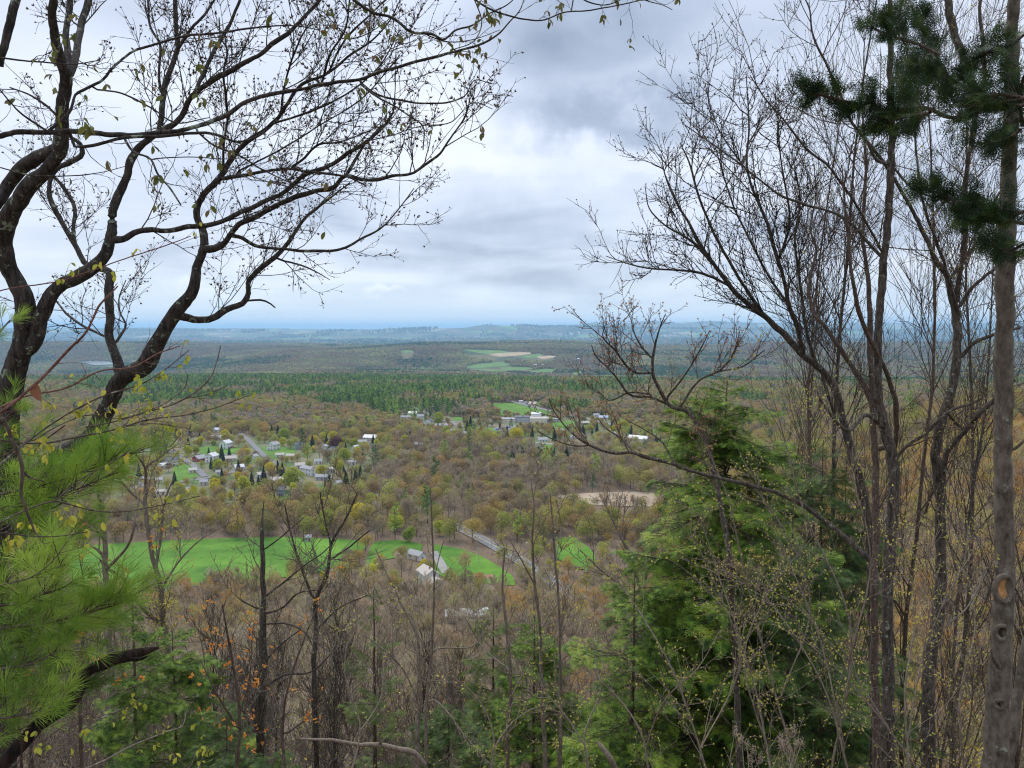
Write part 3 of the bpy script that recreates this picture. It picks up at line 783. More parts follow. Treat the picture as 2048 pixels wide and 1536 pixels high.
def bare_tree(seed, h=13., spread=.36, nbuds=0, fine=1.0, tw=.024, bud=.22):
    """returns trunk mesh collector and crown (twigs 0, buds 1)"""
    rg = np.random.default_rng(seed); t = MB(); c = MB()
    Pn, Rn = grow(np.zeros((1, 3)), np.array([[0, 0, 1.]]), [h * .8], [h * .014], 8, .06, .1, .25, rg)
    tubes(t, Pn, Rn, 6)
    p, T, r, tt, _ = sample(Pn, Rn, 13, .28, .98, rg)
    d = fork(T, 1.0, .25, rg, .1); L = h * spread * 1.08 * (1.2 - .9 * np.abs(tt - .4)) * rg.uniform(.8, 1.15, len(p))
    P1, R1 = grow(p, d, L, r * .55, 6, .14, .07, .25, rg); tubes(t, P1, R1, 4)
    p, T, r, tt, _ = sample(P1, R1, 8, .2, 1, rg)
    P2, R2 = grow(p, fork(T, .75, .25, rg, .25), h * .13 * rg.uniform(.7, 1.2, len(p)) * (1.2 - .5 * tt), np.maximum(r * .5, .022), 4, .12, .1, .5, rg)
    tubes(c, P2, R2, 3)
    p, T, r, tt, _ = sample(P2, R2, int(9 * fine), .1, 1, rg)
    P3, R3 = grow(p, fork(T, .8, .3, rg, .3), h * .075 * rg.uniform(.6, 1.3, len(p)), np.full(len(p), tw), 3, .12, .1, .5, rg)
    tubes(c, P3, R3, 2)
    p, T, r, tt, _ = sample(P3, R3, int(3 * fine), .2, 1, rg)
    P4, R4 = grow(p, fork(T, .8, .3, rg, .2), h * .045 * rg.uniform(.6, 1.3, len(p)), np.full(len(p), tw * .7), 2, .12, .1, .6, rg)
    tubes(c, P4, R4, 2)
    if nbuds:
        k = rg.choice(len(P4), min(nbuds, len(P4)), replace=False); q = P4[k, 1] + rg.normal(0, .12, (len(k), 3))
        stamp(c, TRI, TF, q, nrm(rg.normal(0, 1, (len(k), 3)) + np.array([0, 0, .7])), rg.uniform(.6, 1.4, len(k)) * bud, 1, rg)
    return t, c


def dome_tree(seed, h=13., w=4.6, n=900, q=.55, cone=False, z0=.25, gap=.35):
    """leafy or budding crown as clumps through an uneven volume"""
    rg = np.random.default_rng(seed); t = MB(); c = MB()
    tubes(t, np.array([(0, 0, -1), (.1, 0, h * .4), (0, .1, h * .8)]), [h * .016, h * .012, .04], 5)
    nl = 7
    for i in range(nl):
        a = rg.uniform(0, 2 * PI); z = h * rg.uniform(.25, .5)
        tubes(t, np.array([(0, 0, z), (math.cos(a) * w * .35, math.sin(a) * w * .35, z + h * .12), (math.cos(a) * w * .75, math.sin(a) * w * .75, z + h * .3)]), [h * .008, h * .005, .02], 3)
    if cone:
        zz = rg.power(.75, n); zz = 1 - zz; rr = (1 - zz) ** .85 * w * (.75 + .25 * np.sin(zz * 60 + rg.uniform(0, 6))) * np.sqrt(rg.uniform(.25, 1, n)); a = rg.uniform(0, 2 * PI, n)
        pos = np.stack([rr * np.cos(a), rr * np.sin(a), h * (.08 + .92 * zz)], 1); out = np.stack([np.cos(a), np.sin(a), np.full(n, -.15)], 1)
        stamp(c, QT, QF, pos, out + rg.normal(0, .3, (n, 3)), rg.uniform(.6, 1.3, n) * q * (1.1 - .6 * zz), 0, rg)
    else:
        nb = 11; cen = nrm(rg.normal(0, 1, (nb, 3))) * np.array([w * .55, w * .55, h * .22]) * rg.uniform(.6, 1.1, (nb, 1)) + np.array([0, 0, h * (.46 + z0 * .45)]); rad = rg.uniform(.35, .55, nb) * w
        who = rg.integers(0, nb, n); d = nrm(rg.normal(0, 1, (n, 3)) + np.array([0, 0, .35])); pos = cen[who] + d * (rad[who] * rg.uniform(.72, 1.05, n) ** gap)[:, None]
        stamp(c, QT, QF, pos, nrm(np.cross(d, rg.normal(0, 1, (n, 3))) + .5 * d), rg.uniform(.6, 1.4, n) * q, 0, rg)
    return t, c


def pine_tree(seed, h=17., n=26, q=.5, k=26):
    rg = np.random.default_rng(seed); t = MB(); c = MB()
    Pn, Rn = grow(np.array([[0, 0, -1.]]), np.array([[0, 0, 1.]]), [h + 1], [h * .015], 8, .015, .05, .15, rg); tubes(t, Pn, Rn, 6)
    z = np.linspace(.22, .97, n) + rg.uniform(-.015, .015, n); L = h * .26 * (1.12 - z) ** .7 * rg.uniform(.55, 1.15, n); a = rg.uniform(0, 2 * PI, n)
    st = np.stack([0 * a, 0 * a, z * h], 1); d = np.stack([np.cos(a), np.sin(a), .25 + 0 * a], 1)
    P1, R1 = grow(st, d, L, np.full(n, .06), 5, .08, .04, .3, rg); tubes(t, P1, R1, 3)
    p, T, r, tt, _ = sample(P1, R1, k, .25, 1.05, rg); p = p + rg.normal(0, 1, p.shape) * np.array([.55, .55, .16]) * (L[_] / 3)[:, None]
    stamp(c, QT, QF, p, nrm(T + rg.normal(0, .5, p.shape) + np.array([0, 0, .5])), rg.uniform(.6, 1.3, len(p)) * q, 0, rg)
    return t, c


KIN = {}


def variants(kind, fs, mats_t, mats_c):
    out = []
    for t, c in fs:
        tm = t.mesh(kind + '_trunk', [mats_t]); cm = c.mesh(kind + '_crown', mats_c, True)
        j = MB(); j.merge(t, 0)
        off = j.n
        for V in c.V: j.V.append(V)
        for F, m in c.F: j.F.append((F + off, m + 1))
        j.n += c.n
        out.append((tm, cm, j.mesh(kind + '_tree', [mats_t] + list(mats_c))))
    KIN[kind] = out


variants('bare', [bare_tree(10 + i, 13, .38 + .03 * (i % 3), 500, 1., .026, .12) for i in range(5)], M_trunkg, [M_twig, M_budhaze])
variants('budding', [bare_tree(30 + i, 12.5, .38, 4200, .8, .024, .2) for i in range(5)], M_trunkp, [M_twig, M_budhaze])
M_gold = leafmat('golden_bursting_buds', [(0, (.52, .24, .04)), (.3, (.66, .38, .05)), (.55, (.60, .48, .06)), (.8, (.46, .46, .06)), (1, (.62, .33, .08))], .35, per='object')
variants('golden', [bare_tree(150 + i, 12.5, .38, 6000, .8, .024, .27) for i in range(4)], M_trunkp, [M_twig, M_gold])
M_birch = bark('pale_birch_bark', (.25, .24, .22), (.62, .60, .56), scale=.8, bump=.1)
variants('birch', [bare_tree(170 + i, 13, .34, 300, .6, .024, .12) for i in range(2)], M_birch, [M_twig, M_budhaze])
variants('roundbud', [dome_tree(140 + i, 12, 5.2, 3000, .27, z0=.12, gap=.3) for i in range(5)], M_trunkp, [M_budhaze])
variants('spring', [dome_tree(50 + i, 11, 4.9, 3000, .42, z0=.12) for i in range(3)], M_trunkp, [M_spring])
variants('purple', [dome_tree(60, 9, 4.6, 2600, .4, z0=.1)], M_trunkp, [M_purple])
variants('pine', [pine_tree(70 + i, 17) for i in range(4)], M_trunkp, [M_pine])
variants('spruce', [dome_tree(80 + i, 13, 3.0, 2200, .6, True) for i in range(3)], M_trunkp, [M_spruce])
M_farbud = leafmat('budding_canopy', [(0, (.24, .19, .11)), (.2, (.40, .26, .11)), (.4, (.26, .26, .08)), (.55, (.44, .33, .11)), (.7, (.30, .30, .09)), (.85, (.38, .24, .12)), (1, (.40, .42, .10))], .3, per='patch', scale=1 / 110)
variants('farbud', [dome_tree(90 + i, 12, 5.0, 420, .95, z0=.25, gap=.5) for i in range(5)], M_trunkg, [M_farbud])
variants('fartwig', [dome_tree(100 + i, 12, 4.8, 420, .9, z0=.25, gap=.6) for i in range(4)], M_trunkg, [M_twig])
variants('farpine', [pine_tree(110 + i, 17, 16, .95, 12) for i in range(4)], M_trunkp, [M_pine])
M_ridgepine = leafmat('ridge_pines', [(0, (.03, .07, .03)), (.6, (.06, .13, .04)), (1, (.14, .22, .06))], .1, per='patch', scale=1 / 150)
M_ridge = leafmat('ridge_foliage', [(0, (.16, .15, .08)), (.4, (.30, .21, .12)), (.7, (.22, .24, .09)), (1, (.40, .36, .14))], .1, per='patch', scale=1 / 260)
variants('ridge', [dome_tree(120 + i, 14, 9, 90, 3.2, z0=.1, gap=.5) for i in range(3)], M_trunkg, [M_ridge])
variants('ridgepine', [dome_tree(130 + i, 17, 7, 80, 3.0, z0=.1, gap=.5) for i in range(2)], M_trunkp, [M_ridgepine])


def scatter(name, kind, X, Y, sc, rot, vid, label=None):
    """one mass of trees: points with geometry-node instances"""
    col = bpy.data.collections.new(name + '_shapes')
    for i, v in enumerate(KIN[kind]):
        o = bpy.data.objects.new('%s_shape_%02d' % (kind, i), v[2]); col.objects.link(o)
    me = bpy.data.meshes.new(name); me.vertices.add(len(X)); V = np.c_[X, Y, tz(X, Y) - .3]
    me.vertices.foreach_set('co', V.astype('f4').ravel())
    for nm, ty, val in (('scl', 'FLOAT', sc), ('rot', 'FLOAT', rot), ('vid', 'INT', vid)):
        a = me.attributes.new(nm, ty, 'POINT'); a.data.foreach_set('value', np.asarray(val, 'i4' if ty == 'INT' else 'f4'))
    o = bpy.data.objects.new(name, me); COL.objects.link(o); tag(o, label, kind='stuff')
    ng = bpy.data.node_groups.new(name, 'GeometryNodeTree')
    ng.interface.new_socket('Geometry', in_out='INPUT', socket_type='NodeSocketGeometry'); ng.interface.new_socket('Geometry', in_out='OUTPUT', socket_type='NodeSocketGeometry')
    gi = ng.nodes.new('NodeGroupInput'); go = ng.nodes.new('NodeGroupOutput')
    ci = ng.nodes.new('GeometryNodeCollectionInfo'); ci.inputs[0].default_value = col; ci.inputs[1].default_value = True; ci.inputs[2].default_value = True
    ip = ng.nodes.new('GeometryNodeInstanceOnPoints'); ip.inputs['Pick Instance'].default_value = True

    def att(nm, ty):
        n = ng.nodes.new('GeometryNodeInputNamedAttribute'); n.data_type = ty; n.inputs[0].default_value = nm; return n.outputs[0]
    cx = ng.nodes.new('ShaderNodeCombineXYZ'); ng.links.new(att('rot', 'FLOAT'), cx.inputs[2])
    ng.links.new(gi.outputs[0], ip.inputs['Points']); ng.links.new(ci.outputs[0], ip.inputs['Instance'])
    ng.links.new(att('vid', 'INT'), ip.inputs['Instance Index']); ng.links.new(cx.outputs[0], ip.inputs['Rotation']); ng.links.new(att('scl', 'FLOAT'), ip.inputs['Scale'])
    ng.links.new(ip.outputs[0], go.inputs[0])
    m = o.modifiers.new('trees', 'NODES'); m.node_group = ng
    return o


def single(kind, X, Y, s, label, group, name, cat='tree', rot=None, v=None, sz=None):
    vs = KIN[kind]; v = vs[int(R.integers(len(vs))) if v is None else v % len(vs)]
    o = bpy.data.objects.new(name, v[0]); COL.objects.link(o); o.location = (float(X), float(Y), float(tz(X, Y)) - .3)
    o.rotation_euler = (0, 0, float(R.uniform(0, 6.28) if rot is None else rot)); o.scale = (s, s, s * (sz or 1)); tag(o, label, cat, group)
    c = bpy.data.objects.new('crown', v[1]); COL.objects.link(c); c.parent = o
    return o


SPECIAL = []   # (X,Y,r) kept clear for placed trees


def put(kind, px, py, hpx, label, name, sz=None, group=None):
    """a tree whose foot is at pixel (px,py), hpx pixels tall"""
    g = G(px, py); base = {'spring': 10.5, 'purple': 8.5, 'pine': 16.5, 'spruce': 13, 'bare': 12.5, 'budding': 12}[kind]
    s = hpx / FPX * g[1] / base; SPECIAL.append((g[0], g[1], base * s * .28))
    return single(kind, g[0], g[1], s, label, group, name, sz=sz)


PUT = [('spring', 450, 884, 27, 'small bright yellow green maple below the long blue roof'), ('spring', 570, 884, 30, 'yellow green maple behind the two gabled white house'),
       ('spring', 488, 990, 42, 'broad yellow maple in the middle of the lower grove'), ('spring', 588, 980, 50, 'tallest yellow green maple in front of the ranch houses'),
       ('spring', 680, 945, 26, 'low rounded bright green maple right of the large farmhouse'), ('spring', 690, 925, 32, 'olive green maple above the rounded bright green one'),
       ('spring', 628, 890, 22, 'yellow green maple right of the big dark pine'), ('spring', 664, 886, 26, 'golden maple behind the purple leaved tree'),
       ('purple', 672, 900, 32, 'purple leaved maple standing among the yellow maples'), ('pine', 606, 905, 48, 'big dark pine towering over the village lawn'),
       ('spruce', 528, 968, 38, 'dark spruce left of the long tan roof'), ('spruce', 517, 972, 24, 'smaller dark spruce at the foot of the tall one'), ('spruce', 447, 930, 26, 'dark spruce between the white house and the tan roof'),
       ('pine', 615, 925, 40, 'dark pine behind the large farmhouse'), ('spruce', 548, 1012, 24, 'dark spruce on the lower lawn below the blue grey house'), ('spring', 475, 965, 24, 'green maple left of the broad yellow one'),
       ('spruce', 497, 985, 30, 'dark spruce in front of the broad yellow maple'), ('pine', 514, 850, 26, 'lone dark pine at the top of the side street'),
       ('spruce', 941, 862, 30, 'dark pointed spruce left of the school'), ('pine', 948, 875, 34, 'dark spreading pine below the pointed spruce'), ('pine', 962, 876, 26, 'dark pine right beside the spreading one'),
       ('spring', 1034, 888, 36, 'tall oval golden green maple below the school'), ('budding', 1012, 896, 34, 'gold tinted maple left of the tall oval one'), ('spring', 1030, 899, 18, 'small orange gold maple in front of the spruce row'),
       ('spruce', 1012, 915, 28, 'dark spruce, leftmost of the row below the golden maple'), ('spruce', 1024, 914, 26, 'dark spruce, second in the row below the golden maple'), ('spruce', 1034, 915, 30, 'dark spruce, third in the row below the golden maple'), ('spruce', 1045, 915, 24, 'dark spruce, rightmost of the row below the golden maple'),
       ('spring', 994, 918, 18, 'low orange green maple left of the spruce row'), ('spring', 892, 876, 26, 'golden maple below the upper road'), ('spring', 895, 880, 22, 'yellow maple just under the golden one'),
       ('spruce', 1108, 918, 24, 'narrow spruce left of the broad triangular one'), ('spruce', 1133, 924, 34, 'broad triangular spruce at the edge of the wood'), ('spruce', 1150, 930, 26, 'spruce at the right foot of the broad triangular one'),
       ('spruce', 1166, 874, 26, 'dark rounded spruce below the brick coloured house'), ('spruce', 1194, 864, 20, 'small dark spruce by the road bend'), ('spring', 1246, 862, 26, 'golden maple right of the road bend'),
       ('spruce', 1000, 858, 16, 'small dark spruce at the school corner'), ('pine', 1022, 860, 24, 'dark pine in front of the school'), ('budding', 975, 860, 26, 'orange brown maple on the school lawn'),
       ('spring', 820, 1085, 36, 'olive maple left of the pale bare tree by the near lawn'), ('spring', 878, 1072, 34, 'bright olive maple above the near lawn'), ('budding', 930, 1160, 62, 'round green budding tree in the middle of the near lawn'),
       ('bare', 857, 1105, 50, 'pale pinkish bare tree above the low garage'), ('budding', 1158, 1112, 34, 'low orange budding tree on the small lawn right of the road'), ('budding', 715, 1095, 34, 'shrubby reddish tree on the edge of the field'),
       ('spruce', 711, 975, 38, 'dark spruces clump right of the low brown house'), ('spruce', 721, 960, 30, 'dark spruce above the clump by the brown house'), ('spring', 877, 852, 30, 'light green maple at the upper road bend'),
       ('pine', 813, 836, 30, 'dark pine over the long low white house'), ('pine', 824, 842, 26, 'second dark pine by the upper white houses'), ('spring', 756, 900, 24, 'yellow green maple right of the grey house'),
       ('spruce', 821, 885, 24, 'dark spruce left of the dark red barn'), ('spring', 810, 893, 26, 'yellow maple left of the dark red barn'), ('budding', 1035, 1008, 30, 'dark green pine like tree in the brown wood')]
for kd, x, y, h_, lb in PUT:
    put(kd, x, y, h_, lb, {'spring': 'maple_tree', 'purple': 'maple_tree', 'pine': 'pine_tree', 'spruce': 'spruce_tree', 'bare': 'bare_tree', 'budding': 'budding_tree'}[kd])


def free(X, Y, marg_h=9., front=16.):
    ok = np.ones(len(X), bool)
    for f in FIELDS:
        c = f.mean(0); rad = np.max(np.linalg.norm(f - c, axis=1)) + 5; near = np.hypot(X - c[0], Y - c[1]) < rad + 35
        if near.any():
            ok[near] &= ~inside(f, X[near], Y[near])
            # keep the line of sight onto the near edge partly open
            ok[near] &= ~inside(f, X[near] * 1.0, Y[near] + 6)
            if c[0] > 20 and 480 < c[1] < 760:
                for sh_ in (14, 22, 30): ok[near] &= ~inside(f, X[near] * (1 + sh_ / Y[near]), Y[near] + sh_)
    if np.median(Y) > 2400:
        for f in FIELDS:
            if f[:, 1].mean() < 2400: continue
            for sh_ in (60, 120, 180, 240):
                ok &= ~inside(f, X * (1 + sh_ / Y), Y + sh_)
    r = ROADS[0]; nr_ = np.where((np.abs(Y - r[:, 1].mean()) < 130) & (X > r[:, 0].min() - 30) & (X < r[:, 0].max() + 30))[0]
    for sh_ in (0, 7):
        if len(nr_):
            dd = np.hypot((X[nr_] * (1 + sh_ / Y[nr_]))[:, None] - r[None, :, 0], (Y[nr_] + sh_)[:, None] - r[None, :, 1]).min(1); ok[nr_[(dd < 5) & (r[np.argmin(np.abs(Y[nr_][:, None] - r[None, :, 1]), 1), 1] > 395)]] = False
    for r in ROADS:
        a, b = r.min(0) - 15, r.max(0) + 15; near = (X > a[0]) & (X < b[0]) & (Y > a[1]) & (Y < b[1])
        i = np.where(near)[0]
        if len(i):
            d = np.hypot(X[i][:, None] - r[None, :, 0], Y[i][:, None] - r[None, :, 1]).min(1)
            d2 = np.hypot(X[i][:, None] - r[None, :, 0], Y[i][:, None] + 9 - r[None, :, 1]).min(1)
            ok[i[(d < 5.5) | (d2 < 3.5) & (R.uniform(size=len(d2)) < .6)]] = False
    for hx, hy, L in HOUSES:
        dy = hy - Y; dx = X - hx * np.where(hy > 0, Y / hy, 1)
        ok &= ~((np.abs(dx) < L * .5 + 2.5) & (dy > -L * .5 - 3) & (dy < front + L * .3))
    for sx, sy, r in SPECIAL:
        dy = sy - Y; ok &= ~((np.hypot(X - sx, Y - sy) < r + 3) | ((np.abs(X - sx) < r) & (dy > 0) & (dy < 14)))
    return ok


def jgrid(y0, y1, s, umax=.8, extra=15):
    ys = np.arange(y0, y1, s); out = []
    for i, y in enumerate(ys):
        w = umax * y + extra; xs = np.arange(-w, w, s) + (i % 2) * s * .5
        out.append(np.c_[xs + R.uniform(-.42, .42, len(xs)) * s, y + R.uniform(-.42, .42, len(xs)) * s])
    return np.concatenate(out)


PINEZ = [[(300, 742), (430, 728), (560, 748), (700, 742), (900, 740), (1000, 772), (1250, 762), (1260, 800), (1080, 798), (1000, 800), (975, 830), (900, 836), (800, 828), (760, 812), (640, 806), (560, 796), (500, 790), (420, 812), (300, 800), (150, 790), (150, 760)]]
FINEP = [(500, 850), (540, 812), (380, 838), (260, 800), (230, 760)]


def place():
    rg = R
    # ---- A: slope and valley floor to 820 m: twiggy trees
    g = np.concatenate([jgrid(48, 340, 7.2, .85), jgrid(340, 900, 10.2, .72)])
    X, Y = g[:, 0], g[:, 1]; ok = free(X, Y)
    tw = np.zeros(len(X), bool)
    for t in TOWNW: tw |= inside(t, X, Y)
    ok &= ~(tw & (rg.uniform(size=len(X)) < .22))
    ok &= ~((Y < 70) & (rg.uniform(size=len(X)) < .45))
    X, Y = X[ok], Y[ok]; tw = tw[ok]; Z = tz(X, Y); px, py = proj(X, Y, Z + 6)
    n1 = vnoise(X, Y, 45, 11); n2 = vnoise(X, Y, 90, 12); u = rg.uniform(size=len(X))
    bud = (n1 + .5 * u > .95) | ((Y > 330) & (n1 + .55 * u > .62)) | ((px > 1020) & (Y < 330) & (n2 + .4 * u > .55)) | ((px > 1350) & (u > .35))
    bud &= ~((px > 560) & (px < 1300) & (py > 890) & (py < 985) & (u < .75))     # the grey wood below the school stays bare
    kind = np.where(bud, 'budding', 'bare').astype(object)
    u3 = rg.uniform(size=len(X)); kind[(Y < 420) & (px > 1340) & (u3 < .72)] = 'golden'; kind[(Y < 330) & (px > 1000) & (px < 1340) & (u3 < .42 * (n2 > .35))] = 'golden'; kind[(Y < 330) & (px < 520) & (Y > 250) & (u3 < .3)] = 'golden'
    kind[(kind == 'budding') & (Y > 335)] = 'roundbud'; u2 = rg.uniform(size=len(X)); kind[(kind == 'bare') & (Y > 335) & (u2 > .62)] = 'roundbud'
    kind[(Y < 340) & (u < .055)] = 'birch'
    kind[(Y > 420) & (u > .965)] = 'pine'; kind[tw & (u > .90)] = 'spruce'; kind[tw & (u > .70) & (u < .84)] = 'spring'; kind[tw & (u < .7) & (u > .2)] = 'roundbud'
    kind[(Y > 340) & (Y < 560) & (px > 550) & (py > 990) & (u > .86) & (u < .95)] = 'spring'
    sc = rg.uniform(.62, 1.2, len(X)) * np.where(tw, .74, 1.) * np.where(Y < 340, .9, 1) * np.where((Y > 340) & (Y < 430), .85, np.where(Y > 340, 1.25, 1.))
    return X, Y, kind, sc, px, py, tw


X, Y, kind, sc, px, py, tw = place()
depth = np.hypot(X, Y)
vis = (px > -60) & (px < 2110) & (py < 1640)
LIM = {'bare': 285, 'roundbud': 150, 'budding': 100, 'golden': 120, 'birch': 80, 'pine': 230, 'spruce': 60, 'spring': 90}
NM = {'bare': 'bare_tree', 'birch': 'birch_tree', 'golden': 'budding_tree', 'roundbud': 'budding_tree', 'budding': 'budding_tree', 'pine': 'pine_tree', 'spruce': 'spruce_tree', 'spring': 'maple_tree'}
for kd in LIM:
    i = np.where((kind == kd) & vis & (py > 850) & (depth > 70))[0]; i = i[np.argsort(depth[i] / sc[i])][:LIM[kd]]
    for k in i:
        a, b_ = px[k], py[k]
        if Y[k] < 340: z = 'on the slope below the left half of the green field' if a < 420 else 'on the slope below the right half of the green field' if a < 760 else 'on the slope below the white farmhouse' if a < 1020 else 'on the slope right of the near road' if a < 1330 else 'on the rising hillside behind the right hand trunks'
        elif tw[k]: z = 'among the village houses' if a < 780 else 'among the houses round the school'
        elif b_ > 1000: z = 'in the hedge wood along the far side of the green field' if a < 720 else 'in the wood beside the near road' if a < 1120 else 'near the ploughed field'
        else: z = 'in the wood left of the village' if a < 420 else 'in the wood just below the village' if a < 780 else 'in the grey wood below the school' if a < 1300 else 'in the wood far right of the school'
        lb = {'birch': 'white stemmed bare birch ', 'golden': 'orange gold budding tree ', 'bare': 'leafless grey brown tree ', 'budding': 'budding olive and tan tree ', 'roundbud': 'round crowned budding tree ', 'pine': 'dark green pine ', 'spruce': 'small dark spruce ', 'spring': 'bright green flowering maple '}[kd] + z
        single(kd, X[k], Y[k], sc[k], lb, lb, NM[kd])
    r = np.where(kind == kd)[0]; r = np.setdiff1d(r, i)
    if len(r): scatter({'birch': 'birch_woods', 'golden': 'golden_woods', 'bare': 'bare_woods', 'budding': 'budding_woods', 'roundbud': 'budding_woods', 'pine': 'pine_woods', 'spruce': 'spruce_woods', 'spring': 'maple_woods'}[kd], kd, X[r], Y[r], sc[r], R.uniform(0, 6.28, len(r)), R.integers(0, len(KIN[kd]), len(r)))
# ---- B: 900 m to the first hill crest
g = np.concatenate([jgrid(900, 1500, 7.5, .72), jgrid(1500, 2450, 9.5, .72)]); X, Y = g[:, 0], g[:, 1]; ok = free(X, Y, front=22)
tw = np.zeros(len(X), bool)
for t in TOWNW: tw |= inside(t, X, Y)
ok &= ~(tw & (R.uniform(size=len(X)) < .45)); X, Y, tw = X[ok], Y[ok], tw[ok]
px, py = proj(X, Y, tz(X, Y) + 6); u = R.uniform(size=len(X)); n1 = vnoise(X, Y, 110, 21); n2 = vnoise(X, Y, 60, 22)
pz = inside(PINEZ[0], px + (n2 - .5) * 120, py + (n1 - .5) * 60)
pin = (pz & (n1 * .9 + .5 * u + .3 * n2 < .90)) | (u > .955) | (n1 > .84) & (n2 > .5)
far2 = (Y > 1900) & (n2 + u * .3 > .8); pin |= far2
bare = ~pin & (n2 * .7 + u * .5 > .72)
for kd, msk, nm in (('farpine', pin, 'pine_forest'), ('fartwig', bare, 'bare_forest'), ('farbud', ~pin & ~bare, 'budding_forest')):
    r = np.where(msk)[0]; scatter(nm, kd, X[r], Y[r], R.uniform(.75, 1.15, len(r)) * np.where(tw[r], .7, 1), R.uniform(0, 6.28, len(r)), R.integers(0, len(KIN[kd]), len(r)))
# ---- C: the far wooded ridge
g = np.concatenate([jgrid(2450, 4200, 14, .7), jgrid(4200, 7500, 20, .7)]); X, Y = g[:, 0], g[:, 1]; ok = free(X, Y, front=60); X, Y = X[ok], Y[ok]
n1 = vnoise(X, Y, 420, 31); n2 = vnoise(X, Y, 160, 32); u = R.uniform(size=len(X)); pin = n1 * .7 + n2 * .4 + u * .25 > .86
op = vnoise(X, Y, 300, 33) > .93
for kd, msk, nm in (('ridgepine', pin, 'pine_forest'), ('ridge', ~pin, 'ridge_forest')):
    r = np.where(msk & ~op)[0]; scatter(nm, kd, X[r], Y[r], R.uniform(.75, 1.15, len(r)), R.uniform(0, 6.28, len(r)), R.integers(0, len(KIN[kd]), len(r)))
# ---- D: dark hedges and groves on the far plain
g = jgrid(8200, 20000, 95, .7); X, Y = g[:, 0], g[:, 1]; k = (vnoise(X, Y, 900, 41) * .6 + vnoise(X, Y, 350, 42) * .5 > .55); X, Y = X[k], Y[k]; dk = vnoise(X, Y, 500, 43) > .45
for kd_, mm_ in (('ridge', ~dk), ('ridgepine', dk)): scatter('plain_forest', kd_, X[mm_], Y[mm_], R.uniform(2.2, 4.2, mm_.sum()), R.uniform(0, 6.28, mm_.sum()), R.integers(0, 2, mm_.sum()))

# ------------------------------------------------------------------ haze
def haze():
    mb = MB(); box(mb, -70000, 70000, -300, 85000, -275, 205)
    m = bpy.data.materials.new('haze'); m.use_nodes = True; nt = m.node_tree; nt.nodes.clear()
    o_ = N(nt, 'ShaderNodeOutputMaterial'); v = N(nt, 'ShaderNodeVolumePrincipled', ins={'Color': (.42, .69, 1, 1), 'Density': HAZE, 'Anisotropy': .2})
    nt.links.new(v.outputs[0], o_.inputs['Volume'])
    o = mb.obj('haze', m, smooth=False); tag(o, kind='stuff')


HAZE = 5.2e-5
haze()

# ------------------------------------------------------------------ the trees round the overlook
NR = np.random.default_rng(99)
B_dark = bark('dark_bark', (.016, .013, .011), (.075, .062, .052), .42, (.20, .235, .17), 10)  # near black to dark brown bark with grey green lichen spots
B_lich = bark('lichened_bark', (.025, .02, .016), (.12, .10, .08), .32, (.22, .25, .19), 11)
B_smooth = bark('smooth_grey_brown_bark', (.04, .032, .024), (.16, .135, .105), .26, (.24, .25, .20), 7, zs=.5, bump=.5, vor=.0)
B_twig = bark('reddish_twig_bark', (.09, .04, .03), (.20, .10, .075), 0, scale=30, bump=.2)
B_pale = bark('pale_grey_twig_bark', (.12, .095, .07), (.28, .23, .18), 0, scale=20, bump=.2)
B_brown = bark('brown_branch_bark', (.05, .036, .028), (.15, .11, .085), .3, (.25, .27, .2), 14)
B_rot = bark('rotten_black_wood', (.004, .003, .003), (.05, .03, .022), 0, scale=8, zs=.15, bump=1.)
B_und = bark('tan_sapling_bark', (.09, .072, .055), (.25, .205, .16), .2, (.3, .32, .26), scale=12, bump=.3)
L_bud = leafmat('dark_maple_buds', [(0, (.10, .035, .03)), (.5, (.08, .05, .03)), (1, (.13, .10, .04))], .2, per='noise', scale=3.)
L_red = leafmat('pinkish_maple_flowers', [(0, (.34, .14, .09)), (.5, (.36, .20, .13)), (1, (.40, .26, .12))], .3, per='noise', scale=3.)
L_yel = leafmat('yellow_green_buds', [(0, (.34, .34, .07)), (.5, (.52, .48, .10)), (1, (.62, .52, .14))], .35, per='noise', scale=3.)
L_org = leafmat('orange_catkins', [(0, (.55, .2, .03)), (.5, (.7, .3, .05)), (1, (.75, .42, .12))], .3, per='noise', scale=3.)
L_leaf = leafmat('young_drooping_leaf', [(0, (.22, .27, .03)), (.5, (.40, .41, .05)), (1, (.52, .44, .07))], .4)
L_dark = leafmat('shaded_young_leaf', [(0, (.07, .09, .02)), (.5, (.14, .15, .035)), (1, (.16, .10, .05))], .35)  # darker copy of the young leaf: silhouette shade against the sky in its colour
L_dry = leafmat('dry_brown_leaf', [(0, (.20, .09, .05)), (1, (.30, .14, .09))], .2)
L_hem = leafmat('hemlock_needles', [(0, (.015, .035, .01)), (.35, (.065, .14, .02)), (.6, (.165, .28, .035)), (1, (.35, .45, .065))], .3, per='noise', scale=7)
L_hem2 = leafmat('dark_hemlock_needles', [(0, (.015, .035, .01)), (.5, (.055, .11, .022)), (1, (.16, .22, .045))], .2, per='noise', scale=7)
L_sil = leafmat('deep_shade_hemlock_needles', [(0, (.008, .022, .006)), (.6, (.025, .055, .012)), (1, (.08, .12, .025))], .12, per='noise', scale=7)  # darkest hemlock copy, the shade of a silhouette put into its colour
L_ced = leafmat('olive_conifer_needles', [(0, (.05, .09, .02)), (.5, (.10, .16, .03)), (1, (.20, .22, .04))], .2, per='noise', scale=1.2)
L_wp = leafmat('white_pine_needles', [(0, (.06, .12, .018)), (.5, (.17, .29, .035)), (1, (.33, .45, .07))], .3, per='noise', scale=2.5)


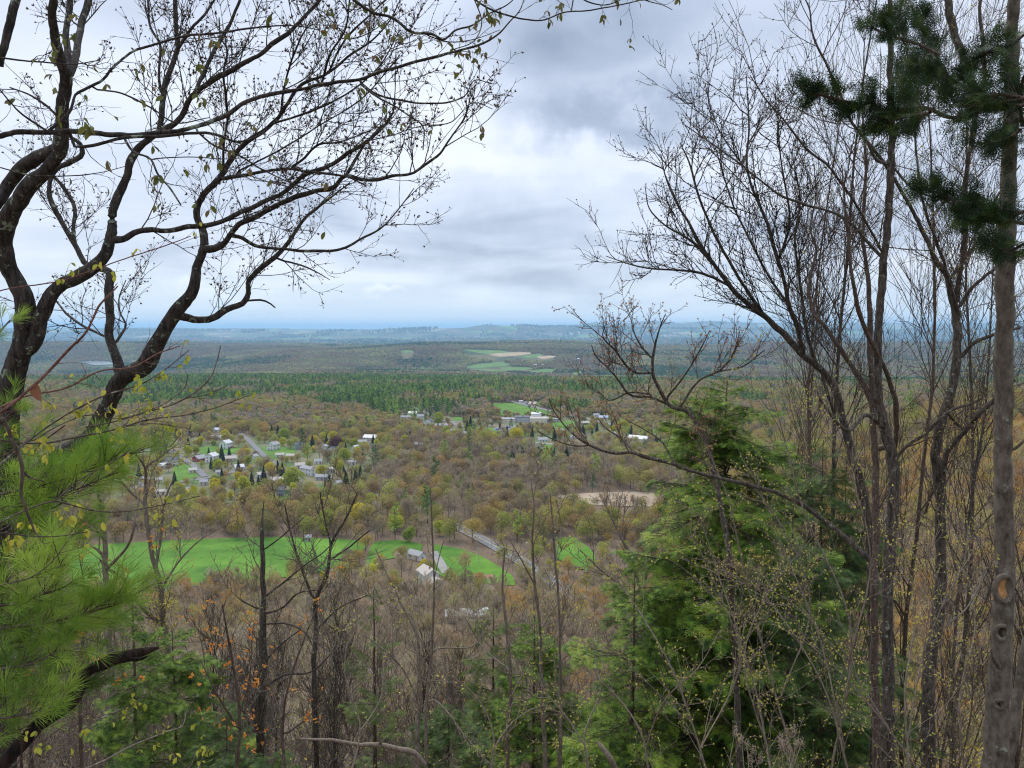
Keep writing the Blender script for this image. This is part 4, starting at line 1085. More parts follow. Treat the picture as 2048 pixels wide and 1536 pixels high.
def spike(n, spread, l, w, seed, asym=0):
    rg = np.random.default_rng(seed); V = []; F = []
    for i in range(n):
        d = nrm(np.array([rg.normal(0, spread), rg.normal(0, spread), 1.])); q = nrm(np.cross(d, rg.normal(0, 1, 3))); ll = l * rg.uniform(.6, 1.1)
        b = len(V); V += [d * 0, d * ll * .5 + q * w, d * ll, d * ll * .5 - q * w]; F.append((b, b + 1, b + 2, b + 3))
    return np.array(V), np.array(F)


BUD = spike(4, .7, 1., .2, 1); STAR = spike(9, 2., 1., .22, 2); TASSEL = spike(5, .5, 1., .16, 3); NEEDLE = spike(30, .55, 1., .011, 4)


def frond(n=11, L=1., seed=5):
    """flat conifer spray: needled side shoots along a stem"""
    rg = np.random.default_rng(seed); V = []; F = []
    def blade(p, d, l, w):
        q = np.array([-d[1] * 0 + 0, 0, 0]); q = nrm(np.cross(d, [0, 1, 0])); b = len(V)
        V.extend([p + q * w * .5, p + d * l * .5 + q * w, p + d * l, p + d * l * .5 - q * w]); F.append((b, b + 1, b + 2, b + 3))
    blade(np.zeros(3), np.array([0, 0, 1.]), L, .02)
    for i in range(n):
        z = (i + .6) / n * L; l = L * (.5 * (1 - z / L) + .13)
        for s in (-1, 1):
            d = nrm(np.array([s * 1., rg.normal(0, .12), .75])); p = np.array([0, 0, z]); blade(p, d, l, .018 + .012 * rg.random())
            for k in range(3):
                pp = p + d * l * (.25 + .25 * k); blade(pp, nrm(np.array([s * .25, rg.normal(0, .1), 1.])), l * .34, .012); blade(pp, nrm(np.array([s * 1., rg.normal(0, .1), -.15])), l * .28, .012)
    return np.array(V), np.array(F)


FROND = frond(8)


def curve(pts, d0, d1, jit=.0, step=9.):
    """photo pixels with widths -> world centre line and radii"""
    a = np.array([(p + (6,))[:3] if len(p) == 2 else p for p in pts], float)
    s = np.r_[0, np.cumsum(np.hypot(np.diff(a[:, 0]), np.diff(a[:, 1])))]
    n = max(4, int(s[-1] / step)); t = np.linspace(0, s[-1], n)
    # smooth interpolation through the points (Catmull-Rom by finite differences)
    m = np.gradient(a, s, axis=0); i = np.clip(np.searchsorted(s, t, 'right') - 1, 0, len(s) - 2); h = (s[i + 1] - s[i])[:, None]; f = ((t - s[i])[:, None] / h)
    h00 = 2 * f ** 3 - 3 * f ** 2 + 1; h10 = f ** 3 - 2 * f ** 2 + f; h01 = -2 * f ** 3 + 3 * f ** 2; h11 = f ** 3 - f ** 2
    q = h00 * a[i] + h10 * h * m[i] + h01 * a[i + 1] + h11 * h * m[i + 1]; w = np.interp(t, s, a[:, 2])
    tt = t / s[-1]; nk = max(3, int(s[-1] / 70)); wk = np.cumsum(NR.normal(0, .012 * (d0 + d1) / 2, nk)); xk = np.linspace(0, 1, nk); ta = np.linspace(-.08, .08, 7)
    d = d0 + (d1 - d0) * tt + np.mean([np.interp(tt + q_, xk, wk) for q_ in ta], axis=0)
    Pn = np.array([P(q[k, 0], q[k, 1], d[k]) for k in range(n)])
    big = np.clip(14 / np.maximum(w, 1), .15, 1)
    wob = NR.normal(0, 1, (n, 3)); wob = (wob + np.roll(wob, 1, 0) + np.roll(wob, 2, 0)) / 3
    Pn = Pn + wob * (w * d / FPX * .12 * big)[:, None]
    kn = NR.normal(0, 1, n + 8); kn = np.convolve(kn, np.ones(5) / 5, 'same')[4:-4]
    knob = 1 + .13 * kn * big ** .5
    return Pn, w / 2 * d / FPX * knob * .88


def to_ground(Pn, Rn, flare=1.5, first=True):
    p = Pn[0] if first else Pn[-1]; r = Rn[0] if first else Rn[-1]; g = float(tz(p[0], p[1]))
    if g > p[2] - .1: return Pn, Rn
    k = max(4, int((p[2] - g) / .5)); t = np.linspace(0, 1, k)[:-1, None]
    low = np.array([p[0] + NR.normal(0, .1), p[1] + .1, g - .25]); E = low * (1 - t) + p * t; E[1:] += NR.normal(0, .02, E[1:].shape)
    er = r * (1 + (flare - 1) * (1 - t[:, 0]) ** 4 + .15 * (1 - t[:, 0]))
    return np.concatenate([E, Pn]), np.concatenate([er, Rn])


def leaf_mesh(name, m, l=.055, w=.02, seed=0):
    rg = np.random.default_rng(seed); n = 6; t = np.linspace(0, 1, n); wd = w * np.sin(PI * t ** .8) ** .8; wd[-1] = 0; wd[0] = .001
    V = []; 
    for i in range(n):
        z = -l * t[i]; y = l * .25 * math.sin(t[i] * 2.2); V += [(-wd[i], y + wd[i] * .45, z), (0, y, z), (wd[i], y + wd[i] * .45, z)]
    i = np.arange(n - 1)[:, None] * 3 + np.arange(2)[None]
    mb = MB(); mb.add(V, np.stack([i, i + 1, i + 4, i + 3], -1).reshape(-1, 4)); return mb.mesh(name, [m])


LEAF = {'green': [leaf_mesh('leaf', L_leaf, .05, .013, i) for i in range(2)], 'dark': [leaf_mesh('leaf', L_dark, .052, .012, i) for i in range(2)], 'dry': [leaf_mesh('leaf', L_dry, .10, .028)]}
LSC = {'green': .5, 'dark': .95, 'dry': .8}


def hang_leaves(parent, pos, kind, n, scale=1.):
    """each leaf its own object"""
    if len(pos) == 0: return
    k = NR.choice(len(pos), min(n, len(pos)), replace=False); base = np.array(parent.location)
    for j in k:
        for q in range(2 if NR.random() < .55 else 1):
            o = bpy.data.objects.new('leaf', LEAF[kind][int(NR.integers(len(LEAF[kind])))]); COL.objects.link(o); o.parent = parent
            o.location = [float(v) for v in pos[j] - base]; o.rotation_euler = (float(NR.normal(0, .35)), float(NR.normal(0, .5)), float(NR.uniform(0, 6.28))); s = float(NR.uniform(.7, 1.25) * scale * LSC[kind]); o.scale = (s, s, s)


def fine_tree(name, label, cat, limbs, bk, tw=None, cfg=None, leaf=None, group=None, ground=True, sides=9):
    """limbs: (kind, points, d0, d1, attach) traced through the photograph; then three orders of twigs"""
    C = dict(r1=3., L1=(.35, .9), n2=5, L2=(.12, .32), n3=3, L3=(.05, .12), a=.8, up=.06, q1=.006, q2=.0032, q3=.002, bud=BUD, bs=.02, bm=L_bud, bn=1.0, wmax=20, wig=.13, wmin=0)
    C.update(cfg or {})
    built = []
    for li in limbs:
        Pn, Rn = curve(li[1], li[2], li[3])
        if ground and li[0] == 'trunk' : Pn, Rn = to_ground(Pn, Rn)
        built.append((li[0], Pn, Rn, li))
    # limbs start exactly on the nearest point of an earlier one when close in the picture
    for j in range(1, len(built)):
        kd, Pn, Rn, li = built[j]
        if kd == 'trunk': continue
        best = None
        for k in range(len(built)):
            if k == j or (k > j and built[k][0] != 'trunk'): continue
            Q = built[k][1]; a = proj(Q[:, 0], Q[:, 1], Q[:, 2]); b = proj(*Pn[0]); dd = np.hypot(a[0] - b[0], a[1] - b[1]); i = int(np.argmin(dd))
            if best is None or dd[i] < best[0]: best = (dd[i], k, i)
        if best and best[0] < 45:
            tgt = built[best[1]][1][best[2]]; m = len(Pn); f = np.clip(1 - np.arange(m) / max(3, m * .6), 0, 1)[:, None]; 
            Pn = Pn + (tgt[1] - Pn[0, 1]) * f * np.array([0, 1, 0]) + (Pn / np.maximum(Pn[:, 1:2], .1) - np.array([0, 1, 0])) * ((tgt[1] - Pn[0, 1]) * f) * np.array([1, 0, 1])
            Pn[0] = tgt; built[j] = (kd, Pn, Rn, li)
    b0 = built[0][1][0]; root = empty(name, b0, label, cat, group)
    segP, segR = [], []
    for kd, Pn, Rn, li in built:
        mb = MB(); tubes(mb, Pn, Rn, sides if Rn.max() > .02 else 6); mb.obj('trunk' if kd == 'trunk' else 'limb', bk, root)
        wpx = Rn * 2 / np.maximum(Pn[:, 1], .1) * FPX
        for i in range(0, len(Pn) - 3, 3):
            if C['wmin'] <= wpx[i] < C['wmax'] and Pn[i, 2] > -12: segP.append(Pn[i:i + 4]); segR.append(Rn[i:i + 4])
        if kd != 'trunk' or wpx[-1] < C['wmax']: # tip continues
            pass
    tws = MB(); buds = MB(); tips = []
    if segP:
        SP, SR = np.array(segP), np.array(segR); ln = np.linalg.norm(SP[:, -1] - SP[:, 0], axis=1)
        cnt = NR.poisson(ln * C['r1']); who = np.repeat(np.arange(len(SP)), cnt)
        p, T, r, t, _ = sample(SP[who], SR[who], 1, 0, 1, NR) if len(who) else (np.zeros((0, 3)),) * 2 + (np.zeros(0),) * 3
        if len(p):
            d = fork(T, C['a'], .25, NR, C['up'] * 3); L = NR.uniform(*C['L1'], len(p))
            P1, R1 = grow(p, d, L, np.minimum(np.full(len(p), C['q1']) * NR.uniform(.7, 1.3, len(p)), r * .8), 7, C['wig'], C['up'], .4, NR); tubes(tws, P1, R1, 5)
            # limb tips also end in shoots
            p, T, r, t, _ = sample(P1, R1, C['n2'], .15, 1, NR)
            P2, R2 = grow(p, fork(T, .75, .25, NR, C['up']), NR.uniform(*C['L2'], len(p)), np.full(len(p), C['q2']), 5, C['wig'] * 1.2, C['up'], .5, NR); tubes(tws, P2, R2, 4)
            tips = [P1[:, -1], P2[:, -1], P2[:, 2]]; tdir = [P1[:, -1] - P1[:, -2], P2[:, -1] - P2[:, -2], P2[:, 2] - P2[:, 1]]
            if C['n3']:
                p, T, r, t, _ = sample(P2, R2, C['n3'], .15, .95, NR)
                P3, R3 = grow(p, fork(T, .8, .25, NR, C['up']), NR.uniform(*C['L3'], len(p)), np.full(len(p), C['q3']), 4, C['wig'] * 1.2, C['up'], .7, NR); tubes(tws, P3, R3, 3)
                tips.append(P3[:, -1]); tdir.append(P3[:, -1] - P3[:, -2])
            tips = np.concatenate(tips); tdir = np.concatenate(tdir)
            if C['bs'] > 0:
                k = NR.random(len(tips)) < C['bn']; stamp(buds, C['bud'][0], C['bud'][1], tips[k], nrm(tdir[k]), NR.uniform(.55, 1.3, k.sum()) * C['bs'], 0, NR)
    if tws.n: tag(tws.obj('twigs', tw or bk, root), kind='stuff')
    if buds.n: tag(buds.obj('buds', C['bm'], root), kind='stuff')
    if leaf: hang_leaves(root, tips, leaf[0], leaf[1], leaf[2])
    return root


# ---- the big old maple on the left
A = [('trunk', [(-30, 1110, 74), (40, 1010, 72), (113, 926, 64), (154, 898, 52), (191, 864, 46), (208, 829, 40), (222, 794, 38), (238, 762, 38), (262, 745, 42), (290, 730, 44), (308, 697, 36), (325, 665, 32), (345, 634, 30), (366, 606, 28), (388, 576, 23), (394, 531, 20), (408, 502, 21), (410, 490, 20), (400, 451, 16), (394, 424, 15), (404, 393, 14), (430, 366, 16), (448, 342, 13), (468, 308, 11), (495, 284, 10), (526, 263, 9), (553, 239, 9), (574, 208, 8), (601, 171, 7), (649, 150, 6), (697, 113, 5), (746, 79, 4), (784, 34, 3), (800, 0, 2)], 6.9, 6.3),
     ('trunk', [(-15, 1120, 62), (8, 980, 58), (15, 820, 54), (31, 736, 48), (46, 690, 42), (52, 640, 44), (48, 593, 40), (34, 566, 38), (16, 531, 36), (6, 489, 38), (14, 440, 40), (44, 396, 36), (68, 362, 34), (96, 335, 30), (120, 297, 30), (126, 256, 26), (126, 205, 28), (130, 154, 24), (118, 103, 20), (107, 62, 18), (107, 0, 17), (108, -60, 15)], 6.2, 5.4),
     ('limb', [(46, 705, 32), (66, 690, 34), (82, 630, 32), (96, 600, 30), (113, 579, 28), (154, 555, 30), (191, 531, 28), (212, 507, 26), (222, 478, 24), (226, 431, 20), (236, 390, 19), (253, 355, 17), (263, 314, 18), (284, 290, 16), (308, 270, 13), (342, 253, 13), (366, 226, 12), (386, 191, 11), (410, 171, 11), (444, 150, 11), (478, 133, 11), (513, 113, 10), (547, 85, 10), (581, 62, 9), (608, 34, 8), (639, 0, 7), (670, -40, 5)], 6.2, 5.9),
     ('limb', [(120, 297, 26), (99, 308, 28), (68, 318, 28), (38, 342, 26), (17, 369, 28), (0, 395, 28), (-30, 430, 28)], 5.6, 5.3),
     ('limb', [(130, 160, 16), (136, 110, 15), (133, 60, 14), (141, 0, 13), (143, -40, 12)], 5.5, 5.7), ('limb', [(128, 170, 14), (150, 120, 15), (160, 60, 13), (176, 0, 13), (184, -40, 12)], 5.5, 6.2),
     ('limb', [(0, 132, 16), (18, 60, 17), (32, 0, 16), (44, -50, 14)], 5.0, 5.0),
     ('limb', [(226, 478, 18), (246, 478, 15), (270, 465, 14), (294, 458, 13), (328, 461, 11), (359, 456, 11), (393, 453, 11), (430, 448, 11), (461, 434, 11), (513, 410, 10), (564, 386, 10), (612, 349, 10), (649, 335, 9), (700, 304, 9), (750, 270, 7), (773, 246, 6), (787, 222, 4), (790, 190, 2)], 6.1, 5.6),
     ('limb', [(408, 499, 17), (420, 499, 17), (451, 485, 14), (458, 472, 14), (478, 448, 13), (513, 434, 12), (547, 414, 12), (581, 396, 11), (632, 383, 10), (666, 376, 10), (691, 352, 9), (722, 359, 8), (753, 360, 8), (784, 352, 7), (825, 347, 6), (852, 328, 6), (879, 308, 5), (903, 273, 4), (927, 239, 3), (941, 195, 2)], 6.4, 6.0),
     ('limb', [(688, 356, 8), (712, 318, 7), (726, 294, 5), (739, 277, 4), (760, 255, 3), (790, 240, 2)], 6.1, 6.3),
     ('limb', [(442, 358, 9), (495, 349, 8), (533, 342, 7), (578, 338, 7), (625, 345, 6), (697, 355, 5), (730, 370, 4)], 6.2, 5.7), ('limb', [(578, 338, 6), (606, 318, 5), (642, 287, 5), (665, 286, 4), (740, 262, 2)], 6., 5.6),
     ('limb', [(458, 470, 10), (478, 474, 9), (506, 489, 8), (533, 496, 8), (581, 499, 7), (632, 502, 7), (685, 497, 6), (722, 478, 5), (760, 458, 4), (790, 427, 3), (814, 396, 3), (828, 376, 2)], 6.3, 6.7),
     ('limb', [(350, 634, 20), (372, 636, 18), (393, 639, 16), (427, 635, 15), (451, 620, 15), (485, 606, 14), (496, 589, 13), (499, 562, 12), (520, 538, 12), (547, 518, 11), (567, 497, 10), (596, 455, 8), (620, 427, 7), (660, 396, 4), (700, 366, 3)], 6.7, 7.3),
     ('limb', [(497, 600, 5), (526, 601, 5), (540, 607, 4), (550, 615, 3)], 7.1, 7.1), ('limb', [(560, 520, 5), (600, 530, 4), (640, 548, 2.5), (660, 560, 1.5)], 7.2, 7.4),
     ('limb', [(239, 745, 24), (232, 715, 20), (222, 685, 17), (219, 634, 17), (218, 582, 18), (219, 548, 17), (197, 538, 12), (175, 530, 12), (147, 485, 11), (116, 431, 11), (99, 393, 10), (99, 369, 9), (113, 338, 12), (137, 325, 13), (164, 308, 12), (161, 290, 10), (140, 273, 8), (120, 240, 6), (60, 190, 4), (20, 175, 3)], 7.0, 7.6),
     ('limb', [(150, 490, 9), (147, 454, 8), (150, 417, 8), (130, 379, 8), (109, 355, 7), (90, 330, 5)], 7.4, 7.6), ('limb', [(216, 676, 5), (171, 654, 5), (133, 627, 5), (113, 603, 4), (90, 585, 2)], 7.1, 7.4), ('limb', [(228, 690, 6), (245, 665, 6), (252, 652, 5), (240, 625, 4), (238, 600, 3), (252, 560, 2)], 7, 7.2),
     ('limb', [(318, 258, 12), (324, 230, 12), (328, 171, 12), (342, 137, 11), (355, 99, 11), (352, 51, 10), (350, 0, 9), (352, -40, 8)], 6.1, 6.4), ('limb', [(355, 99, 7), (380, 60, 6), (420, 15, 5), (440, -20, 4)], 6.3, 6.5),
     ('limb', [(322, 190, 7), (318, 150, 6), (320, 90, 6), (300, 50, 5), (296, 0, 5)], 6.2, 6.5),
     ('limb', [(386, 191, 9), (410, 137, 8), (431, 96, 8), (455, 55, 7), (478, 7, 6), (490, -30, 5)], 6., 6.3), ('limb', [(447, 345, 7), (448, 290, 6), (455, 239, 6), (451, 188, 6), (448, 137, 5), (455, 103, 4), (440, 70, 3), (438, 35, 3)], 6.3, 6.5),
     ('limb', [(560, 232, 6), (566, 190, 5), (580, 130, 5), (600, 80, 4), (622, 40, 3)], 6.3, 6.6), ('limb', [(655, 150, 6), (690, 80, 5), (740, 30, 4), (780, -10, 3)], 6.2, 6.4), ('limb', [(470, 345, 4), (560, 300, 4), (640, 250, 3), (720, 200, 3), (800, 110, 2)], 6.1, 5.6),
     ('limb', [(640, 178, 5), (660, 110, 5), (690, 60, 4), (700, 0, 3)], 6.2, 5.8), ('limb', [(540, 250, 5), (640, 215, 5), (690, 190, 4), (760, 130, 3), (800, 60, 2.5)], 6.3, 5.9)]
big_maple = fine_tree('maple_tree', 'large leaning many limbed maple with lichened dark bark and opening buds, filling the upper left', 'tree', A, B_dark, B_dark,
                      dict(r1=7, L1=(.22, .8), n2=7, L2=(.07, .28), n3=2, L3=(.03, .09), q1=.0042, q2=.0023, q3=.0016, bs=.025, bn=.55, wmax=15, up=.07))
# ---- the closer beech whose boughs cross the picture
Bm = [('limb', [(-40, 285, 13), (0, 272, 13), (20, 266, 12), (96, 264, 12), (171, 265, 12), (256, 270, 11), (308, 267, 11), (369, 260, 10), (417, 246, 10), (455, 229, 10), (485, 208, 9), (533, 191, 9), (601, 178, 8), (650, 168, 8), (700, 161, 8), (719, 159, 7), (753, 147, 7), (808, 130, 6), (862, 116, 6), (910, 103, 5), (958, 89, 5), (992, 72, 4), (1019, 44, 3), (1040, 20, 2.5), (1050, -10, 2)], 3.4, 4.2),
      ('limb', [(716, 161, 6), (753, 188, 5), (808, 202, 4.5), (859, 207, 4), (903, 203, 4), (931, 191, 3), (948, 161, 2.5), (985, 168, 2)], 4., 4.2), ('limb', [(716, 163, 6), (756, 195, 5), (790, 212, 4.5), (818, 232, 4), (845, 251, 3.5), (846, 300, 2.5)], 4., 3.8), ('limb', [(845, 251, 3), (900, 245, 2.5), (950, 205, 2), (985, 218, 1.5)], 3.9, 4.),
      ('limb', [(246, 270, 7), (267, 304, 6), (301, 318, 5), (314, 345, 5), (342, 379, 4), (362, 410, 3)], 3.6, 3.4), ('limb', [(301, 318, 3), (380, 314, 2.5), (450, 318, 2), (520, 312, 1.5)], 3.5, 3.7),
      ('limb', [(389, 258, 5), (427, 290, 4.5), (478, 311, 4), (530, 342, 4), (581, 366, 3), (632, 386, 3), (670, 410, 2)], 3.7, 3.9),
      ('limb', [(96, 263, 7), (143, 215, 6), (150, 191, 5), (171, 178, 6), (202, 161, 6), (232, 130, 6), (260, 106, 5), (297, 92, 5), (331, 82, 5), (369, 72, 5), (444, 65, 4), (513, 55, 4), (581, 51, 3), (640, 60, 2)], 3.5, 4.2),
      ('limb', [(185, 178, 4), (240, 186, 4), (300, 214, 3.5), (350, 245, 3), (420, 235, 2)], 3.6, 4.), ('limb', [(140, 293, 7), (185, 291, 7), (239, 277, 7), (325, 272, 7), (437, 270, 6), (471, 284, 5), (506, 277, 5), (540, 255, 3)], 3.5, 4.1),
      ('limb', [(0, 335, 3), (60, 350, 3), (120, 352, 3), (200, 345, 2), (260, 330, 1.5)], 3.2, 3.4), ('limb', [(0, 180, 3), (40, 225, 4), (75, 250, 4), (96, 263, 5)], 3.1, 3.4), ('limb', [(0, 116, 4), (80, 124, 3.5), (150, 128, 3), (200, 120, 2)], 3.2, 3.5)]
beech = fine_tree('beech_tree', 'close dark bough with drooping young leaves crossing the sky from the left edge', 'tree', Bm, B_dark, B_dark,
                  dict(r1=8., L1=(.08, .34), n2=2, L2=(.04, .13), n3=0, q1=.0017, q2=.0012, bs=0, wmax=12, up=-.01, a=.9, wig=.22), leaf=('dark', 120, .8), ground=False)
Cm = [('limb', [(640, -60, 9), (680, -25, 8), (708, 0, 7), (746, 24, 6.5), (790, 38, 6), (818, 62, 6), (869, 70, 5), (886, 79, 5), (910, 62, 4), (944, 51, 4), (979, 27, 3), (1013, 10, 2.5), (1035, -8, 2)], 4., 4.4),
      ('limb', [(930, -25, 5), (951, 0, 4), (985, 20, 4), (1047, 38, 3.5), (1081, 41, 3), (1132, 24, 3), (1170, 22, 3), (1200, 17, 3), (1240, 10, 2.5), (1300, -5, 2)], 4.2, 4.6), ('limb', [(951, 0, 3), (963, 51, 3), (948, 82, 2.5), (905, 100, 2)], 4.2, 4.2),
      ('limb', [(1140, -20, 3), (1180, 5, 3), (1210, 10, 2), (1260, -10, 2)], 4.5, 4.6), ('limb', [(1250, -30, 3), (1290, 0, 2.5), (1330, 12, 2), (1345, 20, 1.5)], 4.6, 4.6), ('limb', [(850, 70, 3), (900, 84, 2.5), (950, 78, 2), (1000, 60, 1.5)], 4.2, 4.4)]
fine_tree('beech_tree', 'overhanging twigs with folded young leaves dangling from the top edge of the view', 'tree', Cm, B_dark, B_dark,
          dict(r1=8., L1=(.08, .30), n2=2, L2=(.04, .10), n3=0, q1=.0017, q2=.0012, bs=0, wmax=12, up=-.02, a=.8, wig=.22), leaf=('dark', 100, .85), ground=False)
# ---- the nearest twigs, low on the left
cfn = dict(r1=20., L1=(.025, .11), n2=1, L2=(.02, .05), n3=0, q1=.0010, q2=.0008, bs=0, wmax=9, up=.02, a=.7, wig=.15)
for lb, kd, n, sc_, bk, lm in [
    ('thick red brown twig rising steeply at the left edge with one curled dead leaf', 'dry', 0, .8, B_twig, [('limb', [(-30, 845, 7), (0, 825, 7), (75, 764, 7), (137, 699, 6), (174, 661, 5), (195, 617, 5), (236, 572, 3)], 2.0, 2.2)]),
    ('slender reddish twig with pointed buds reaching right across the leaning trunk', 'green', 3, .7, B_twig, [('limb', [(0, 815, 5), (48, 794, 4.5), (137, 774, 4), (198, 743, 4), (270, 733, 3.5), (318, 706, 3), (359, 692, 2.5)], 2.1, 2.5)]),
    ('long leafy twig ending above the village with paired yellow green leaves', 'green', 46, .95, B_brown, [('limb', [(-20, 876, 5), (0, 880, 5), (68, 887, 5), (144, 876, 5), (239, 856, 4.5), (297, 839, 4), (376, 829, 3), (444, 811, 2.5), (500, 789, 2)], 2.3, 2.8), ('limb', [(239, 856, 3), (300, 847, 2.5), (376, 857, 2)], 2.5, 2.6)]),
    ('straight leafy twig climbing from the left edge to the middle of the trunk', 'green', 46, .95, B_brown, [('limb', [(-20, 945, 4), (0, 928, 4), (113, 842, 4), (202, 794, 3.5), (290, 764, 3), (342, 730, 2.5), (378, 700, 2)], 2.2, 2.6), ('limb', [(60, 885, 3), (120, 850, 2.5), (180, 830, 2.5), (235, 838, 2), (300, 820, 2)], 2.4, 2.7)]),
    ('thin arching twig crossing the open sky above the horizon with hanging leaves', 'green', 22, .9, B_twig, [('limb', [(-20, 588, 3), (0, 582, 3), (120, 562, 3), (239, 521, 3), (342, 487, 2.5), (382, 472, 2)], 2.6, 3.0)]),
    ('forked twig with pale fuzzy bud tips standing over the pine forest', 'green', 2, .7, B_brown, [('limb', [(170, 855, 4), (232, 842, 3.5), (290, 825, 3.5), (376, 794, 3.5), (424, 750, 3), (436, 715, 2.5), (441, 692, 2.5)], 2.6, 3.), ('limb', [(290, 825, 2.5), (340, 800, 2), (372, 770, 2), (376, 748, 2)], 2.8, 2.9), ('limb', [(370, 797, 2), (410, 790, 2), (455, 772, 1.5)], 2.8, 2.9)]),
    ('peeling bare brown stem hanging down along the left edge', 'dry', 0, .6, B_brown, [('limb', [(-12, 790, 9), (0, 825, 8), (20, 866, 8), (44, 938, 8), (44, 960, 7), (42, 985, 6), (52, 1020, 6), (72, 1068, 4)], 2., 2.1), ('limb', [(44, 945, 5), (60, 955, 4), (88, 963, 3)], 2., 2.1)]),
    ('curving leafy twig over the pine boughs above the parking lot', 'green', 26, 1., B_brown, [('limb', [(-20, 1055, 4), (0, 1045, 4), (52, 1020, 4), (108, 1003, 4), (170, 1018, 3.5), (216, 1024, 3), (314, 1012, 2.5), (400, 992, 2)], 2.3, 2.7), ('limb', [(108, 1003, 3.5), (160, 960, 3), (215, 930, 2.5), (262, 898, 2)], 2.4, 2.6)]),
    ('low leafy twig with broad yellow leaves in front of the pine needles', 'green', 12, 1.15, B_brown, [('limb', [(-20, 1068, 3), (0, 1066, 3), (60, 1072, 3), (105, 1073, 3), (175, 1064, 2)], 2.1, 2.4)]),
    ('dark thin twig curving up through the lower pine boughs', 'green', 2, .8, B_brown, [('limb', [(-20, 1176, 3), (0, 1171, 3), (63, 1154, 3), (105, 1122, 2.5), (133, 1084, 2)], 2.4, 2.6)]),
    ('bright green leafed sprig at the bottom beside the black dead limb', 'green', 26, 1., B_brown, [('limb', [(130, 1560, 4), (150, 1516, 3.5), (157, 1471, 3), (209, 1433, 3), (262, 1412, 2.5), (293, 1387, 2)], 2.8, 3.1), ('limb', [(20, 1536, 3), (90, 1480, 3), (130, 1450, 2)], 2.8, 2.9)]),
    ('long pale sprig slanting up from the bottom edge, left of the dead trunk', 'green', 12, .9, B_pale, [('limb', [(150, 1545, 4), (200, 1525, 4), (262, 1492, 3.5), (332, 1464, 3), (366, 1450, 2.5), (372, 1425, 2)], 3., 3.4)]),
    ('green leafed sprig standing at the bottom edge near the pale fork', 'green', 26, 1., B_brown, [('limb', [(390, 1560, 4), (405, 1520, 3), (420, 1490, 2.5)], 3., 3.1), ('limb', [(370, 1545, 3), (385, 1525, 2.5), (392, 1505, 2)], 3., 3.1)])]:
    o = fine_tree('leafy_twig', lb, 'twig', lm, bk, bk, cfn, leaf=(kd, n, sc_) if n else None, ground=False, sides=7)
_tw = [o for o in COL.objects if str(o.get('label', '')).startswith('thick red brown twig')][0]
_l = bpy.data.objects.new('leaf', LEAF['dry'][0]); COL.objects.link(_l); _l.parent = _tw; _l.location = [float(v) for v in P(68, 768, 2.06) - np.array(_tw.location)]; _l.rotation_euler = (.2, -.45, .9); _l.scale = (.5, .5, .6); _l['label'] = 'curled dead brown leaf'
# ---- rotten black limb
o = fine_tree('dead_branch', 'rotten black broken branch propped in the lower left corner', 'branch', [('limb', [(-30, 1580, 34), (0, 1534, 32), (42, 1489, 34), (87, 1443, 30), (140, 1405, 34), (165, 1365, 24), (175, 1345, 22), (209, 1327, 26), (236, 1316, 26), (262, 1311, 26), (290, 1302, 18), (318, 1294, 5)], 3.6, 4.1), ('limb', [(250, 1318, 12), (280, 1318, 10), (296, 1312, 3)], 4., 4.)], B_rot, B_rot, dict(r1=0.), ground=False)

